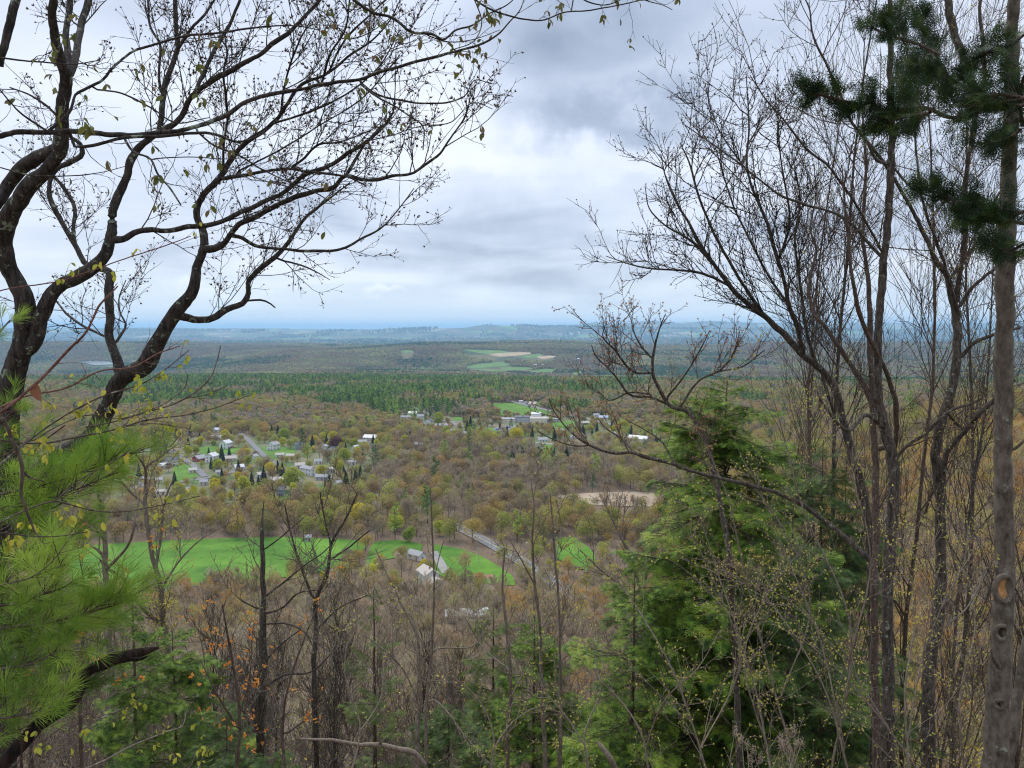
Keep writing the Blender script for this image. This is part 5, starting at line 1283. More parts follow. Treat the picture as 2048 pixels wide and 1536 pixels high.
# ---- saplings in the lower middle
smid = dict(r1=2.9, L1=(.35, 1.25), n2=7, L2=(.15, .5), n3=3, L3=(.06, .2), a=.7, up=.07, q1=.008, q2=.0048, q3=.0032, bs=.028, bn=.35, bm=L_yel, wmax=22, wig=.1)
mid = [
 ('grey barked young tree forking in a Y before the left end of the green field', [('trunk', [(216, 1540, 19), (223, 1349, 17), (216, 1272, 14), (213, 1195, 13), (209, 1122, 12), (210, 1070, 9), (200, 1010, 7), (196, 970, 5), (205, 920, 3)], 12, 12.2), ('limb', [(210, 1115, 7), (190, 1095, 6), (165, 1088, 4)], 12, 12), ('limb', [(212, 1140, 9), (236, 1115, 8), (258, 1085, 6), (272, 1030, 5), (280, 980, 3)], 12, 12.4), ('limb', [(208, 1080, 6), (180, 1040, 5), (160, 1015, 4)], 12, 11.6)], dict(bn=.5)),
 ('crooked young tree with yellow buds, bent trunk before the middle of the green field', [('trunk', [(363, 1540, 20), (352, 1419, 19), (342, 1349, 17), (332, 1279, 15), (325, 1227, 13), (321, 1175, 12), (307, 1122, 11), (297, 1070, 10), (290, 1017, 9), (292, 960, 7), (292, 935, 6), (320, 915, 5), (340, 893, 4), (362, 868, 3)], 13, 13.4), ('limb', [(326, 1251, 10), (300, 1230, 9), (279, 1209, 8), (258, 1175, 8), (244, 1154, 7), (216, 1138, 6), (200, 1120, 4)], 13, 12.6), ('limb', [(293, 965, 5), (288, 930, 5), (270, 905, 4), (268, 870, 2)], 13.2, 13), ('limb', [(290, 1010, 6), (268, 990, 6), (244, 963, 5), (225, 930, 3)], 13.2, 13.6), ('limb', [(312, 1140, 6), (322, 1070, 6), (330, 1000, 4), (350, 950, 3)], 13.2, 13.8), ('limb', [(320, 1180, 5), (360, 1120, 4), (400, 1080, 3), (470, 1040, 2)], 13, 13.6)], dict(bn=.9, bs=.045, bud=BUD)),
 ('straight dark snag like sapling with stubby whitish side branches', [('trunk', [(520, 1540, 20), (520, 1419, 19), (524, 1349, 18), (526, 1279, 17), (527, 1209, 13), (525, 1140, 11), (524, 1087, 9), (525, 1035, 4), (528, 1000, 2)], 11, 11), ('limb', [(527, 1195, 6), (572, 1161, 5), (610, 1130, 4), (646, 1105, 3), (670, 1080, 2)], 11, 11.6), ('limb', [(527, 1227, 6), (558, 1220, 5), (600, 1185, 4), (640, 1180, 3)], 11, 10.6), ('limb', [(525, 1248, 5), (576, 1248, 4), (610, 1265, 4), (628, 1297, 3)], 11, 10.7), ('limb', [(526, 1101, 4), (558, 1077, 3.5), (607, 1035, 3)], 11, 11.2), ('limb', [(520, 1220, 5), (490, 1205, 4), (470, 1190, 2)], 11, 11), ('limb', [(524, 1330, 6), (560, 1290, 5), (600, 1260, 3)], 11, 11.4), ('limb', [(522, 1380, 6), (570, 1350, 5), (620, 1345, 4), (660, 1310, 3)], 11, 10.5)], dict(r1=1.6, bn=.15)),
 ('thin upright sapling with many steep branches right of the straight dark one', [('trunk', [(634, 1540, 13), (630, 1419, 12), (628, 1349, 12), (632, 1244, 10), (630, 1216, 9), (656, 1140, 8), (663, 1087, 7), (690, 1040, 5), (715, 985, 3)], 12, 12.4), ('limb', [(628, 1200, 6), (600, 1130, 5), (580, 1060, 4), (570, 1010, 3)], 12, 12), ('limb', [(660, 1120, 5), (690, 1100, 4), (740, 1060, 3)], 12.2, 12.8), ('limb', [(662, 1090, 5), (650, 1040, 4), (640, 985, 3)], 12.2, 12), ('limb', [(632, 1260, 5), (680, 1215, 4), (735, 1190, 3)], 12, 12.6)], dict(r1=2.8, bn=.2)),
 ('slanting grey sapling carrying olive conifer tufts near its tip', [('trunk', [(831, 1540, 14), (835, 1470, 12), (838, 1419, 10), (838, 1349, 8), (831, 1262, 7), (807, 1216, 5), (782, 1164, 4), (751, 1098, 3)], 10, 10.6), ('limb', [(838, 1420, 5), (862, 1400, 5), (900, 1430, 4), (925, 1480, 3)], 10, 9.8), ('limb', [(838, 1330, 5), (870, 1300, 4), (950, 1290, 3), (975, 1240, 2)], 10, 10.5), ('limb', [(836, 1400, 5), (800, 1330, 4), (730, 1270, 3)], 10, 10.6)], dict(r1=2.2, bn=.2)),
 ('very thin straight sapling rising to the village left of the near road', [('trunk', [(852, 1540, 8), (852, 1419, 7), (862, 1314, 6), (866, 1244, 6), (868, 1157, 5), (864, 1052, 4), (862, 1000, 3), (860, 975, 2)], 9, 9), ('limb', [(868, 1157, 3), (882, 1100, 2.5), (888, 1080, 2)], 9, 9), ('limb', [(864, 1320, 3), (830, 1260, 2.5), (815, 1230, 2)], 9, 9)], dict(r1=1.3, L1=(.15, .5), n2=2, L2=(.05, .2), n3=1, q1=.004, q2=.003, bn=.6)),
 ('slim forked sapling left of the pair of thin saplings before the near road', [('trunk', [(1016, 1540, 9), (1016, 1489, 9), (1021, 1349, 8), (1012, 1244, 6), (1005, 1174, 5), (1006, 1140, 4), (1009, 1100, 2.5)], 9.5, 9.5), ('limb', [(1006, 1160, 4), (1022, 1120, 3), (1030, 1085, 2)], 9.5, 9.6), ('limb', [(1020, 1340, 4), (970, 1300, 3), (930, 1235, 2)], 9.5, 9.8), ('limb', [(1018, 1400, 4), (1060, 1320, 3), (1085, 1265, 2)], 9.5, 9.3)], dict(r1=1.8, L1=(.2, .6), n2=3, L2=(.06, .25), n3=1, q1=.0045, bn=.7)),
 ('tall thin sapling crossing the near road, left of the pair', [('trunk', [(1092, 1540, 10), (1089, 1489, 10), (1082, 1349, 9), (1079, 1244, 7), (1068, 1157, 6), (1065, 1087, 5), (1067, 1000, 3.5), (1062, 965, 2)], 9, 9), ('limb', [(1070, 1170, 4), (1040, 1115, 3), (1020, 1080, 2)], 9, 9), ('limb', [(1080, 1260, 4), (1120, 1200, 3), (1150, 1160, 2)], 9, 9.4)], dict(r1=1.8, L1=(.2, .6), n2=3, L2=(.06, .25), n3=1, q1=.0045, bn=.5)),
 ('tall thin sapling right of the near road with yellow buds at its top', [('trunk', [(1121, 1540, 9), (1121, 1349, 8), (1119, 1244, 6), (1114, 1157, 6), (1108, 1087, 4.5), (1103, 1017, 3), (1100, 985, 2)], 9.4, 9.4), ('limb', [(1112, 1120, 3), (1122, 1050, 2.5), (1112, 1000, 2)], 9.4, 9.4), ('limb', [(1116, 1190, 3), (1090, 1140, 2)], 9.4, 9.4)], dict(r1=2.4, L1=(.15, .5), n2=3, L2=(.06, .2), n3=1, q1=.004, bn=1., bs=.035)),
 ('bare tree on the slope right of the near lawn with fan of dark branches', [('trunk', [(1290, 1540, 13), (1285, 1400, 12), (1288, 1250, 10), (1280, 1180, 8), (1262, 1120, 7), (1240, 1070, 5), (1215, 1020, 3)], 16, 16.5), ('limb', [(1284, 1190, 6), (1300, 1120, 5), (1320, 1050, 3)], 16, 16), ('limb', [(1285, 1230, 6), (1240, 1170, 5), (1190, 1130, 4), (1160, 1100, 3)], 16, 16)], dict(r1=2.4, L1=(.5, 1.4), q1=.01, q2=.006, q3=.004, bm=L_org, bn=.5, bs=.035)),
]
for lb, lm, c in mid:
    d = dict(smid); d.update(c); fine_tree('young_tree', lb, 'tree', lm, B_und if 'straight dark' not in lb else B_lich, B_und, d)
orange = [('twiggy shrub full of orange catkins left of the straight dark sapling', [('trunk', [(470, 1560, 9), (480, 1450, 7), (470, 1350, 6), (452, 1250, 4), (445, 1210, 3)], 7, 7.2), ('limb', [(476, 1440, 5), (500, 1350, 4), (505, 1260, 2)], 7, 7.3), ('limb', [(478, 1460, 5), (430, 1380, 4), (400, 1320, 2)], 7, 7)]),
          ('twiggy shrub full of orange catkins between the two dark saplings', [('trunk', [(570, 1560, 9), (565, 1450, 7), (575, 1380, 5), (600, 1300, 4), (636, 1210, 3)], 7.2, 7.4), ('limb', [(566, 1440, 5), (540, 1370, 4), (520, 1330, 2)], 7.2, 7.3), ('limb', [(570, 1470, 5), (610, 1440, 4), (650, 1400, 2)], 7.2, 7)]),
          ('small orange catkin shrub before the left end of the green field', [('trunk', [(160, 1320, 8), (180, 1220, 6), (215, 1180, 5), (240, 1140, 3)], 6.4, 6.6), ('limb', [(180, 1220, 4), (165, 1150, 3), (150, 1060, 2)], 6.4, 6.4)]),
          ('orange catkin twigs hanging in the pine behind the rotten branch', [('trunk', [(60, 1500, 7), (100, 1400, 6), (130, 1320, 5), (180, 1290, 3)], 6, 6.1), ('limb', [(150, 1310, 3), (240, 1380, 3), (300, 1360, 2)], 6, 6)]),
          ('faint orange catkin twigs by the leaning trunk above the pine', [('trunk', [(30, 1000, 6), (70, 900, 4), (130, 850, 3)], 6.4, 6.4), ('limb', [(60, 930, 3), (160, 930, 3), (200, 895, 2)], 6.4, 6.3)])]
for i, (lb, lm) in enumerate(orange):
    fine_tree('catkin_shrub', lb, 'shrub', lm, B_brown, B_brown, dict(r1=4.2 if i < 3 else 2.5, L1=(.15, .6), n2=3, L2=(.05, .2), n3=0, q1=.0035, q2=.002, bud=STAR, bs=.032, bm=L_org, bn=.6, wmax=12, a=.7, up=.04), group='shrubs with orange catkins')

# ---- right hand side
R2 = [('trunk', [(1774, 1545, 32), (1777, 1349, 28), (1774, 1244, 27), (1777, 1140, 26), (1786, 1000, 25), (1785, 924, 24), (1768, 856, 22), (1757, 788, 20), (1756, 685, 18), (1762, 583, 17), (1772, 480, 17), (1777, 410, 16), (1784, 308, 15), (1782, 205, 14), (1780, 103, 12), (1779, 0, 10), (1779, -60, 9)], 7.6, 8.),
      ('limb', [(1780, 325, 8), (1762, 325, 7), (1734, 284, 6.5), (1700, 239, 6), (1676, 178, 6), (1645, 113, 5), (1625, 68, 4), (1618, 14, 3), (1600, -20, 2)], 8, 8.4), ('limb', [(1768, 520, 8), (1731, 478, 7), (1700, 445, 6.5), (1673, 427, 6), (1639, 417, 6), (1604, 407, 6), (1560, 390, 5), (1519, 359, 5), (1470, 320, 4), (1420, 285, 3), (1370, 250, 2)], 7.8, 8.4),
      ('limb', [(1765, 506, 7), (1730, 440, 6), (1690, 376, 6), (1656, 332, 5), (1621, 304, 5), (1567, 239, 4), (1526, 191, 3), (1500, 150, 2)], 7.8, 7.4), ('limb', [(1782, 60, 5), (1800, 20, 4), (1812, -20, 4)], 8, 8), ('limb', [(1783, 330, 6), (1830, 380, 5), (1900, 400, 4), (1960, 410, 3)], 8, 8.3),
      ('limb', [(1770, 860, 10), (1730, 830, 9), (1700, 860, 8), (1640, 800, 6)], 7.7, 7.2), ('limb', [(1779, 940, 9), (1810, 895, 9), (1844, 873, 8), (1895, 825, 7), (1960, 800, 5)], 7.7, 8.)]
fine_tree('oak_tree', 'tall dark lichen covered trunk running the full height right of centre', 'tree', R2, B_lich, B_brown, dict(r1=4.2, L1=(.35, 1.1), n2=6, L2=(.12, .4), n3=2, L3=(.05, .14), q1=.0055, q2=.0032, q3=.0022, bs=.018, bn=.5, wmax=11, up=.06))
R3 = [('trunk', [(1755, 1545, 22), (1749, 1349, 19), (1749, 1175, 17), (1752, 1000, 16), (1746, 822, 14), (1741, 685, 12), (1738, 583, 10), (1727, 480, 8), (1731, 308, 6), (1727, 256, 4), (1722, 180, 2)], 8.4, 8.6),
      ('limb', [(1792, 900, 13), (1794, 860, 12), (1792, 805, 12), (1768, 736, 11), (1734, 668, 10), (1717, 617, 10), (1703, 548, 8), (1697, 480, 6), (1690, 420, 4), (1684, 330, 2)], 8.2, 7.9), ('limb', [(1748, 822, 12), (1734, 781, 12), (1707, 736, 11), (1683, 699, 11), (1656, 661, 10), (1628, 624, 9), (1618, 583, 8), (1621, 548, 7), (1632, 500, 6), (1621, 461, 4), (1632, 393, 3), (1628, 330, 2)], 8.5, 8.9)]
fine_tree('oak_tree', 'slimmer brown stem hugging the left side of the tall lichened trunk', 'tree', R3, B_brown, B_brown, dict(r1=4.6, L1=(.35, 1.1), n2=6, L2=(.12, .4), n3=2, L3=(.05, .14), q1=.0055, q2=.0032, q3=.0022, bs=.018, bn=.5, wmax=13, up=.06))
R5 = [('trunk', [(1752, 1545, 22), (1745, 1250, 20), (1738, 1060, 20), (1724, 976, 19), (1707, 918, 18), (1690, 856, 17), (1673, 788, 17), (1649, 747, 16), (1608, 712, 16), (1560, 661, 15), (1533, 637, 13), (1492, 606, 12), (1461, 572, 10), (1430, 531, 9), (1399, 490, 8), (1380, 450, 6), (1350, 400, 4), (1330, 350, 3), (1322, 310, 2)], 9.2, 9.8),
      ('limb', [(1608, 705, 13), (1604, 690, 12), (1594, 651, 11), (1577, 610, 10), (1570, 565, 9), (1556, 524, 9), (1543, 480, 8), (1533, 444, 7), (1510, 390, 6), (1495, 342, 5), (1498, 256, 4), (1492, 144, 2)], 9.5, 9.3), ('limb', [(1461, 572, 7), (1400, 545, 6), (1348, 540, 5), (1290, 535, 4), (1240, 522, 3), (1212, 512, 2)], 9.7, 10), ('limb', [(1533, 637, 8), (1480, 560, 7), (1430, 470, 6), (1400, 400, 5), (1380, 330, 4), (1360, 285, 2)], 9.6, 9.2),
      ('limb', [(1430, 531, 6), (1380, 480, 5), (1330, 450, 4), (1300, 420, 3), (1290, 370, 2)], 9.7, 9.4), ('limb', [(1577, 610, 6), (1530, 540, 5), (1500, 480, 5), (1470, 420, 4), (1450, 360, 3), (1430, 290, 2)], 9.5, 9.9), ('limb', [(1556, 524, 6), (1580, 440, 5), (1570, 370, 4), (1560, 300, 3), (1555, 220, 2)], 9.4, 9.1), ('limb', [(1495, 342, 4), (1450, 280, 3), (1425, 230, 2), (1410, 165, 2)], 9.3, 9.6),
      ('limb', [(1640, 745, 8), (1620, 690, 7), (1600, 560, 6), (1590, 480, 5), (1600, 400, 4), (1590, 330, 2)], 9.4, 9.1)]
fine_tree('maple_tree', 'bare grey maple leaning left with a broad fan of fine budded twigs against the sky', 'tree', R5, B_lich, B_dark, dict(r1=7.5, L1=(.35, 1.2), n2=8, L2=(.12, .42), n3=2, L3=(.05, .14), q1=.0065, q2=.0038, q3=.0026, bs=.026, bn=.55, wmax=13, up=.07))
R4 = [('trunk', [(1858, 1545, 32), (1858, 1349, 29), (1878, 1209, 25), (1882, 1105, 24), (1880, 1003, 23), (1873, 890, 22), (1895, 805, 21), (1908, 753, 20), (1915, 702, 18), (1912, 634, 17), (1902, 589, 15), (1891, 548, 12), (1871, 514, 11), (1854, 478, 10), (1809, 393, 8), (1789, 359, 8), (1772, 332, 7), (1741, 290, 6), (1700, 240, 4), (1660, 150, 2)], 8.4, 8.8),
      ('limb', [(1912, 605, 13), (1922, 531, 11), (1929, 480, 11), (1929, 376, 10), (1936, 325, 9), (1949, 239, 12), (1945, 180, 15), (1925, 110, 16), (1905, 50, 17), (1893, -20, 16)], 8.6, 8.2), ('limb', [(1945, 240, 8), (1968, 160, 8), (1965, 80, 8), (1960, 0, 7), (1960, -30, 7)], 8.3, 8.5),
      ('limb', [(1905, 720, 12), (1922, 712, 10), (1950, 685, 9), (1991, 668, 8), (2040, 655, 7)], 8.5, 8.4), ('limb', [(1915, 620, 9), (1950, 570, 8), (2000, 530, 6)], 8.5, 8.7), ('limb', [(1878, 1000, 12), (1905, 890, 12), (1932, 863, 12), (1963, 822, 12), (1987, 800, 10), (2030, 760, 7)], 8.5, 8.), ('limb', [(1932, 863, 8), (1915, 850, 7), (1895, 825, 6)], 8.3, 8.4),
      ('limb', [(1920, 640, 8), (1880, 500, 7), (1850, 420, 6), (1835, 330, 5), (1830, 250, 4), (1845, 120, 3)], 8.6, 8.2), ('limb', [(1900, 560, 7), (1960, 470, 6), (1990, 400, 5), (2040, 330, 3)], 8.6, 9)]
fine_tree('oak_tree', 'crooked dark forked tree between the lichened trunk and the smooth grey trunk', 'tree', R4, B_lich, B_brown, dict(r1=5., L1=(.35, 1.1), n2=6, L2=(.12, .4), n3=2, L3=(.05, .14), q1=.006, q2=.0034, q3=.0024, bs=.02, bn=.5, wmax=12, up=.05, bm=L_yel))
R1 = [('trunk', [(1990, 1550, 56), (1997, 1384, 50), (2006, 1244, 44), (2009, 1150, 42), (2008, 1070, 40), (2006, 1000, 39), (2006, 900, 38), (2008, 720, 38), (2010, 600, 37), (2012, 480, 36), (2016, 380, 33), (2020, 290, 31), (2024, 150, 27), (2027, 0, 22), (2029, -60, 20)], 5.6, 5.8), ('limb', [(2005, 1340, 14), (1988, 1320, 7), (1982, 1300, 3)], 5.5, 5.5), ('limb', [(2000, 1190, 9), (1985, 1160, 7), (1975, 1135, 6), (1955, 1180, 5), (1935, 1215, 4), (1900, 1245, 3)], 5.6, 5.7), ('limb', [(2022, 905, 9), (2050, 880, 7), (2080, 850, 5)], 5.6, 5.9), ('limb', [(2006, 560, 6), (1985, 548, 4), (1975, 540, 2)], 5.7, 5.6)]
o = fine_tree('maple_tree', 'thick smooth grey brown trunk with knot holes standing at the right edge', 'tree', R1, B_smooth, B_brown, dict(r1=0.), sides=20)
M_wood = flat('exposed_orange_wood', (.38, .2, .08), .8, .2, .4, 25, .4); M_hollow_shade = flat('hollow_shade', (.03, .02, .015), .95)  # second colour paints the shade inside the smaller knot holes as dark discs
_t = [c for c in COL.objects if c.parent == o and c.name.startswith('trunk')][0].data; TRV = np.zeros(len(_t.vertices) * 3); _t.vertices.foreach_get('co', TRV); TRV = TRV.reshape(-1, 3) + np.array(o.location)
for x, y, w, h_ in ((2011, 1178, 17, 27), (2006, 1266, 10, 15), (2003, 1410, 8, 9)):
    zt_ = P(x, y, 5.6)[2]; zr_ = TRV[np.argmin(np.abs(TRV[:, 2] - zt_)), 2]; tv_ = TRV[np.abs(TRV[:, 2] - zr_) < .03]; d = float(tv_[:, 1].min()) - .012; c = P(x, y, d); k = d / FPX; a = np.linspace(0, 2 * PI, 25)
    ring = np.stack([c[0] + w * k * np.cos(a), c[1] + 0 * a + np.abs(np.cos(a)) * .03, c[2] + h_ * k * np.sin(a)], 1); mb = MB(); tubes(mb, ring, np.full(25, .011 + .0004 * h_), 8); ko = mb.obj('knot_ring', B_smooth, o)
    mb = MB(); V = np.concatenate([[[c[0], c[1] + .02, c[2] + h_ * k * .2]], ring + np.array([0, .002, 0])]); kk = np.arange(24); mb.add(V, np.stack([0 * kk, kk + 1, kk + 2], 1)); mb.obj('knot_wood_or_shade', M_wood if h_ > 20 else M_hollow_shade, o)
fine_tree('maple_tree', 'second smooth trunk leaning out of the bottom right corner', 'tree', [('trunk', [(2012, 1560, 26), (2024, 1480, 24), (2036, 1390, 22), (2050, 1300, 20), (2075, 1200, 18)], 6.4, 6.8)], B_smooth, B_brown, dict(r1=0.), sides=12)
R6 = [('limb', [(1740, 1120, 14), (1690, 1075, 12), (1620, 1020, 11), (1560, 988, 10), (1500, 970, 9), (1448, 958, 8), (1411, 950, 8), (1362, 934, 8), (1329, 923, 8), (1290, 913, 9), (1265, 905, 8), (1236, 907, 7), (1193, 897, 6), (1159, 878, 5), (1122, 843, 3.5), (1103, 813, 2.5), (1098, 795, 2)], 6.6, 7.2), ('limb', [(1180, 892, 4), (1140, 890, 3), (1100, 876, 2.5), (1075, 862, 2)], 7.1, 7.2), ('limb', [(1268, 905, 5), (1240, 875, 4), (1210, 855, 3), (1195, 835, 2)], 7, 7.1), ('limb', [(1350, 930, 4), (1320, 880, 4), (1290, 860, 3), (1250, 838, 2)], 7, 6.8)]
fine_tree('maple_tree', 'long low bare branch reaching left with orange flower clusters at its tips', 'tree', R6, B_lich, B_brown, dict(r1=4.2, L1=(.15, .5), n2=4, L2=(.06, .22), n3=2, L3=(.03, .07), q1=.0045, q2=.0028, q3=.002, bud=STAR, bs=.02, bn=.5, bm=L_red, wmax=7.5, up=.1), ground=False)
R8 = [('trunk', [(1480, 1545, 16), (1470, 1300, 14), (1440, 1000, 12), (1400, 860, 11), (1370, 820, 10), (1345, 815, 9), (1325, 790, 8), (1305, 740, 7), (1308, 700, 6), (1318, 660, 4), (1330, 630, 2)], 8.4, 8.8), ('limb', [(1340, 810, 7), (1300, 795, 6), (1260, 790, 5), (1240, 765, 5), (1215, 735, 4), (1190, 710, 3), (1183, 690, 2)], 8.6, 8.8), ('limb', [(1308, 745, 6), (1270, 745, 5), (1230, 700, 5), (1205, 670, 3), (1210, 650, 2)], 8.7, 8.5), ('limb', [(1310, 790, 5), (1260, 785, 4), (1215, 800, 3), (1195, 780, 2)], 8.7, 9),
      ('limb', [(1360, 815, 6), (1400, 760, 5), (1440, 740, 5), (1470, 700, 4), (1480, 660, 2)], 8.6, 9), ('limb', [(1308, 720, 5), (1280, 690, 4), (1265, 655, 3), (1262, 635, 2)], 8.7, 8.8), ('limb', [(1330, 800, 5), (1370, 750, 4), (1400, 700, 3), (1420, 660, 2)], 8.7, 8.4), ('limb', [(1440, 742, 4), (1480, 735, 4), (1530, 700, 3)], 8.9, 9)]
fine_tree('maple_tree', 'low crown with pinkish red flower buds spreading before the far ridge, above the hemlock', 'tree', R8, B_lich, B_brown, dict(r1=6.5, L1=(.2, .65), n2=6, L2=(.08, .28), n3=2, L3=(.03, .1), q1=.005, q2=.003, q3=.0022, bud=TASSEL, bs=.028, bn=.6, bm=L_red, wmax=10, up=.09))

# ---- hemlocks: flat drooping boughs, each its own part
FROND = frond(5)


def hem_bough(seed, fs, nside, kf, lm):
    rg = np.random.default_rng(seed); mb = MB()
    P1, R1 = grow(np.zeros((1, 3)), np.array([[1., 0, .12]]), [1.], [.011], 9, .05, -.035, .2, rg); tubes(mb, P1, R1, 5)
    t = np.linspace(.12, .97, nside) + rg.uniform(-.02, .02, nside); x = t * 8; i = np.minimum(x.astype(int), 7); f = (x - i)[:, None]
    st = P1[0, i] * (1 - f) + P1[0, i + 1] * f; sd = np.where(np.arange(nside) % 2 == 0, 1, -1)
    d = np.stack([np.full(nside, .75), sd * .8, rg.normal(-.02, .12, nside)], 1); L = np.maximum(.46 * (1.12 - t) * rg.uniform(.7, 1.25, nside), .08)
    P2, R2 = grow(st, d, L, np.full(nside, .004), 5, .09, -.06, .4, rg); tubes(mb, P2, R2, 3)
    fr = MB()
    for PP, RR, kk in ((P2, R2, kf), (P1[:, 1:], R1[:, 1:], kf * 4)):
        p, T, _, tt, _ = sample(PP, RR, kk, .08, 1., rg); q = np.where(rg.random(len(p)) < .5, -1, 1)[:, None]
        dd = nrm(T + nrm(np.cross(T, [0, 0, 1.])) * q * .7 + np.array([0, 0, -.4]) + rg.normal(0, .2, T.shape))
        nX = nrm(np.cross(dd, np.array([0, 0, 1.]) + rg.normal(0, .3, dd.shape))); nY = np.cross(dd, nX); M = np.stack([nX, nY, dd], 1) * (rg.uniform(.55, 1.25, len(p)) * fs)[:, None, None]
        V = np.einsum('vk,nkj->nvj', FROND[0], M) + p[:, None]; F = (FROND[1][None] + (np.arange(len(p)) * len(FROND[0]))[:, None, None]).reshape(-1, 4); fr.add(V.reshape(-1, 3), F)
    off = mb.n
    for V in fr.V: mb.V.append(V)
    for F, m in fr.F: mb.F.append((F + off, 1))
    mb.n += fr.n
    return mb.mesh('bough', [B_brown, lm])


HB = {}


def hemlock(name, label, top, d, radii, lm, n=70, tw=.22, bare=.15, droop=-.03, lean=0., group=None, k2=11, kf=5):
    """top = pixel of the tip; radii: (pixel y, crown half width in px)"""
    key = lm.name
    if key not in HB: HB[key] = ([hem_bough(200 + i, .10, 26, 7, lm) for i in range(3)], [hem_bough(210 + i, .20, 14, 4, lm) for i in range(3)])
    tp = P(top[0], top[1], d); gz = float(tz(tp[0], d)); root = empty(name, (tp[0], d, gz), label, 'tree', group)
    H = tp[2] - gz; k = max(10, int(H / .5)); z = np.linspace(gz - .2, tp[2], k); C = np.stack([tp[0] + lean * (z - tp[2]) + np.cumsum(NR.normal(0, .008, k)), np.full(k, d), z], 1)
    mb = MB(); tubes(mb, C, np.linspace(H * .0105, .006, k), 9); mb.obj('trunk', B_brown, root)
    rp = np.array(radii, float); zr = np.array([P(top[0], y, d)[2] for y in rp[:, 0]])[::-1]; rr = (rp[:, 1] * d / FPX)[::-1]
    zz = tp[2] - (tp[2] - zr[0]) * NR.uniform(0, 1, n); r = np.interp(zz, zr, rr) * NR.uniform(.55, 1.2, n); a = NR.uniform(0, 2 * PI, n) + np.arange(n) * 2.4
    cx = np.interp(zz, z, C[:, 0])
    for i in range(n):
        big, small = HB[key]; me = (big if r[i] > 1.0 else small)[int(NR.integers(3))]; o = bpy.data.objects.new('bough', me); COL.objects.link(o); o.parent = root
        o.location = (float(cx[i] - tp[0]), 0., float(zz[i] - gz)); o.rotation_euler = (float(NR.normal(0, .22)), float(NR.normal(-.05 + .25 * (r[i] < .6) * -1, .2)), float(a[i])); sc_ = float(max(r[i], .16)); o.scale = (sc_, sc_ * float(NR.uniform(.85, 1.2)), sc_)
    return root


hemlock('hemlock_tree', 'large bright green hemlock filling the slope right of the road', (1456, 752), 12., [(752, 6), (800, 60), (850, 110), (950, 155), (1050, 165), (1150, 195), (1250, 240), (1400, 285), (1600, 320)], L_hem, 235)
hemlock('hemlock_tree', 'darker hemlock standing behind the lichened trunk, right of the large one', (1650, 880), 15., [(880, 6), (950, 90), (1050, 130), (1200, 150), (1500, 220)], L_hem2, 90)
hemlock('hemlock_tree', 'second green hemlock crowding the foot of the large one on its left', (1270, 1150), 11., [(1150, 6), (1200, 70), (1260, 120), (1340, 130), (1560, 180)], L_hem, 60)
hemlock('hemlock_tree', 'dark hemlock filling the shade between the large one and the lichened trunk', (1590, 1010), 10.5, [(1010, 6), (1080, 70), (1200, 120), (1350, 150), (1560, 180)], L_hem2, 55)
hemlock('hemlock_tree', 'small olive hemlock at the bottom centre, left of its taller neighbour', (985, 1215), 14, [(1215, 4), (1260, 45), (1320, 60), (1400, 80), (1560, 110)], L_ced, 54)
hemlock('hemlock_tree', 'small green hemlock at the bottom centre behind the thin sapling pair', (1072, 1230), 13, [(1230, 4), (1280, 50), (1340, 80), (1420, 110), (1560, 150)], L_hem, 69)
hemlock('hemlock_tree', 'low green hemlock under the rotten branch in the lower left', (345, 1262), 11, [(1262, 6), (1300, 60), (1360, 100), (1440, 120), (1560, 150)], L_hem, 60)
hemlock('hemlock_tree', 'shadowed hemlock behind the pine boughs at the foot of the Y shaped tree', (262, 1180), 10, [(1180, 6), (1230, 50), (1300, 70), (1380, 80), (1500, 90)], L_hem, 51)
hemlock('hemlock_tree', 'thin olive tufted conifer beside the slanting sapling', (742, 1180), 12, [(1180, 4), (1240, 34), (1330, 50), (1420, 60), (1560, 70)], L_ced, 36)
hemlock('hemlock_tree', 'dark low hemlock at the bottom edge right of the dead log', (900, 1420), 12, [(1420, 6), (1460, 80), (1520, 120), (1600, 150)], L_hem2, 51)
hemlock('hemlock_tree', 'dark hemlock at the bottom edge between the orange shrubs', (455, 1430), 10, [(1430, 6), (1470, 70), (1520, 110), (1600, 150)], L_hem2, 45)
hemlock('hemlock_tree', 'green hemlock at the bottom edge left of the lichened trunk', (1640, 1330), 10, [(1330, 6), (1380, 60), (1450, 100), (1600, 150)], L_hem2, 54)


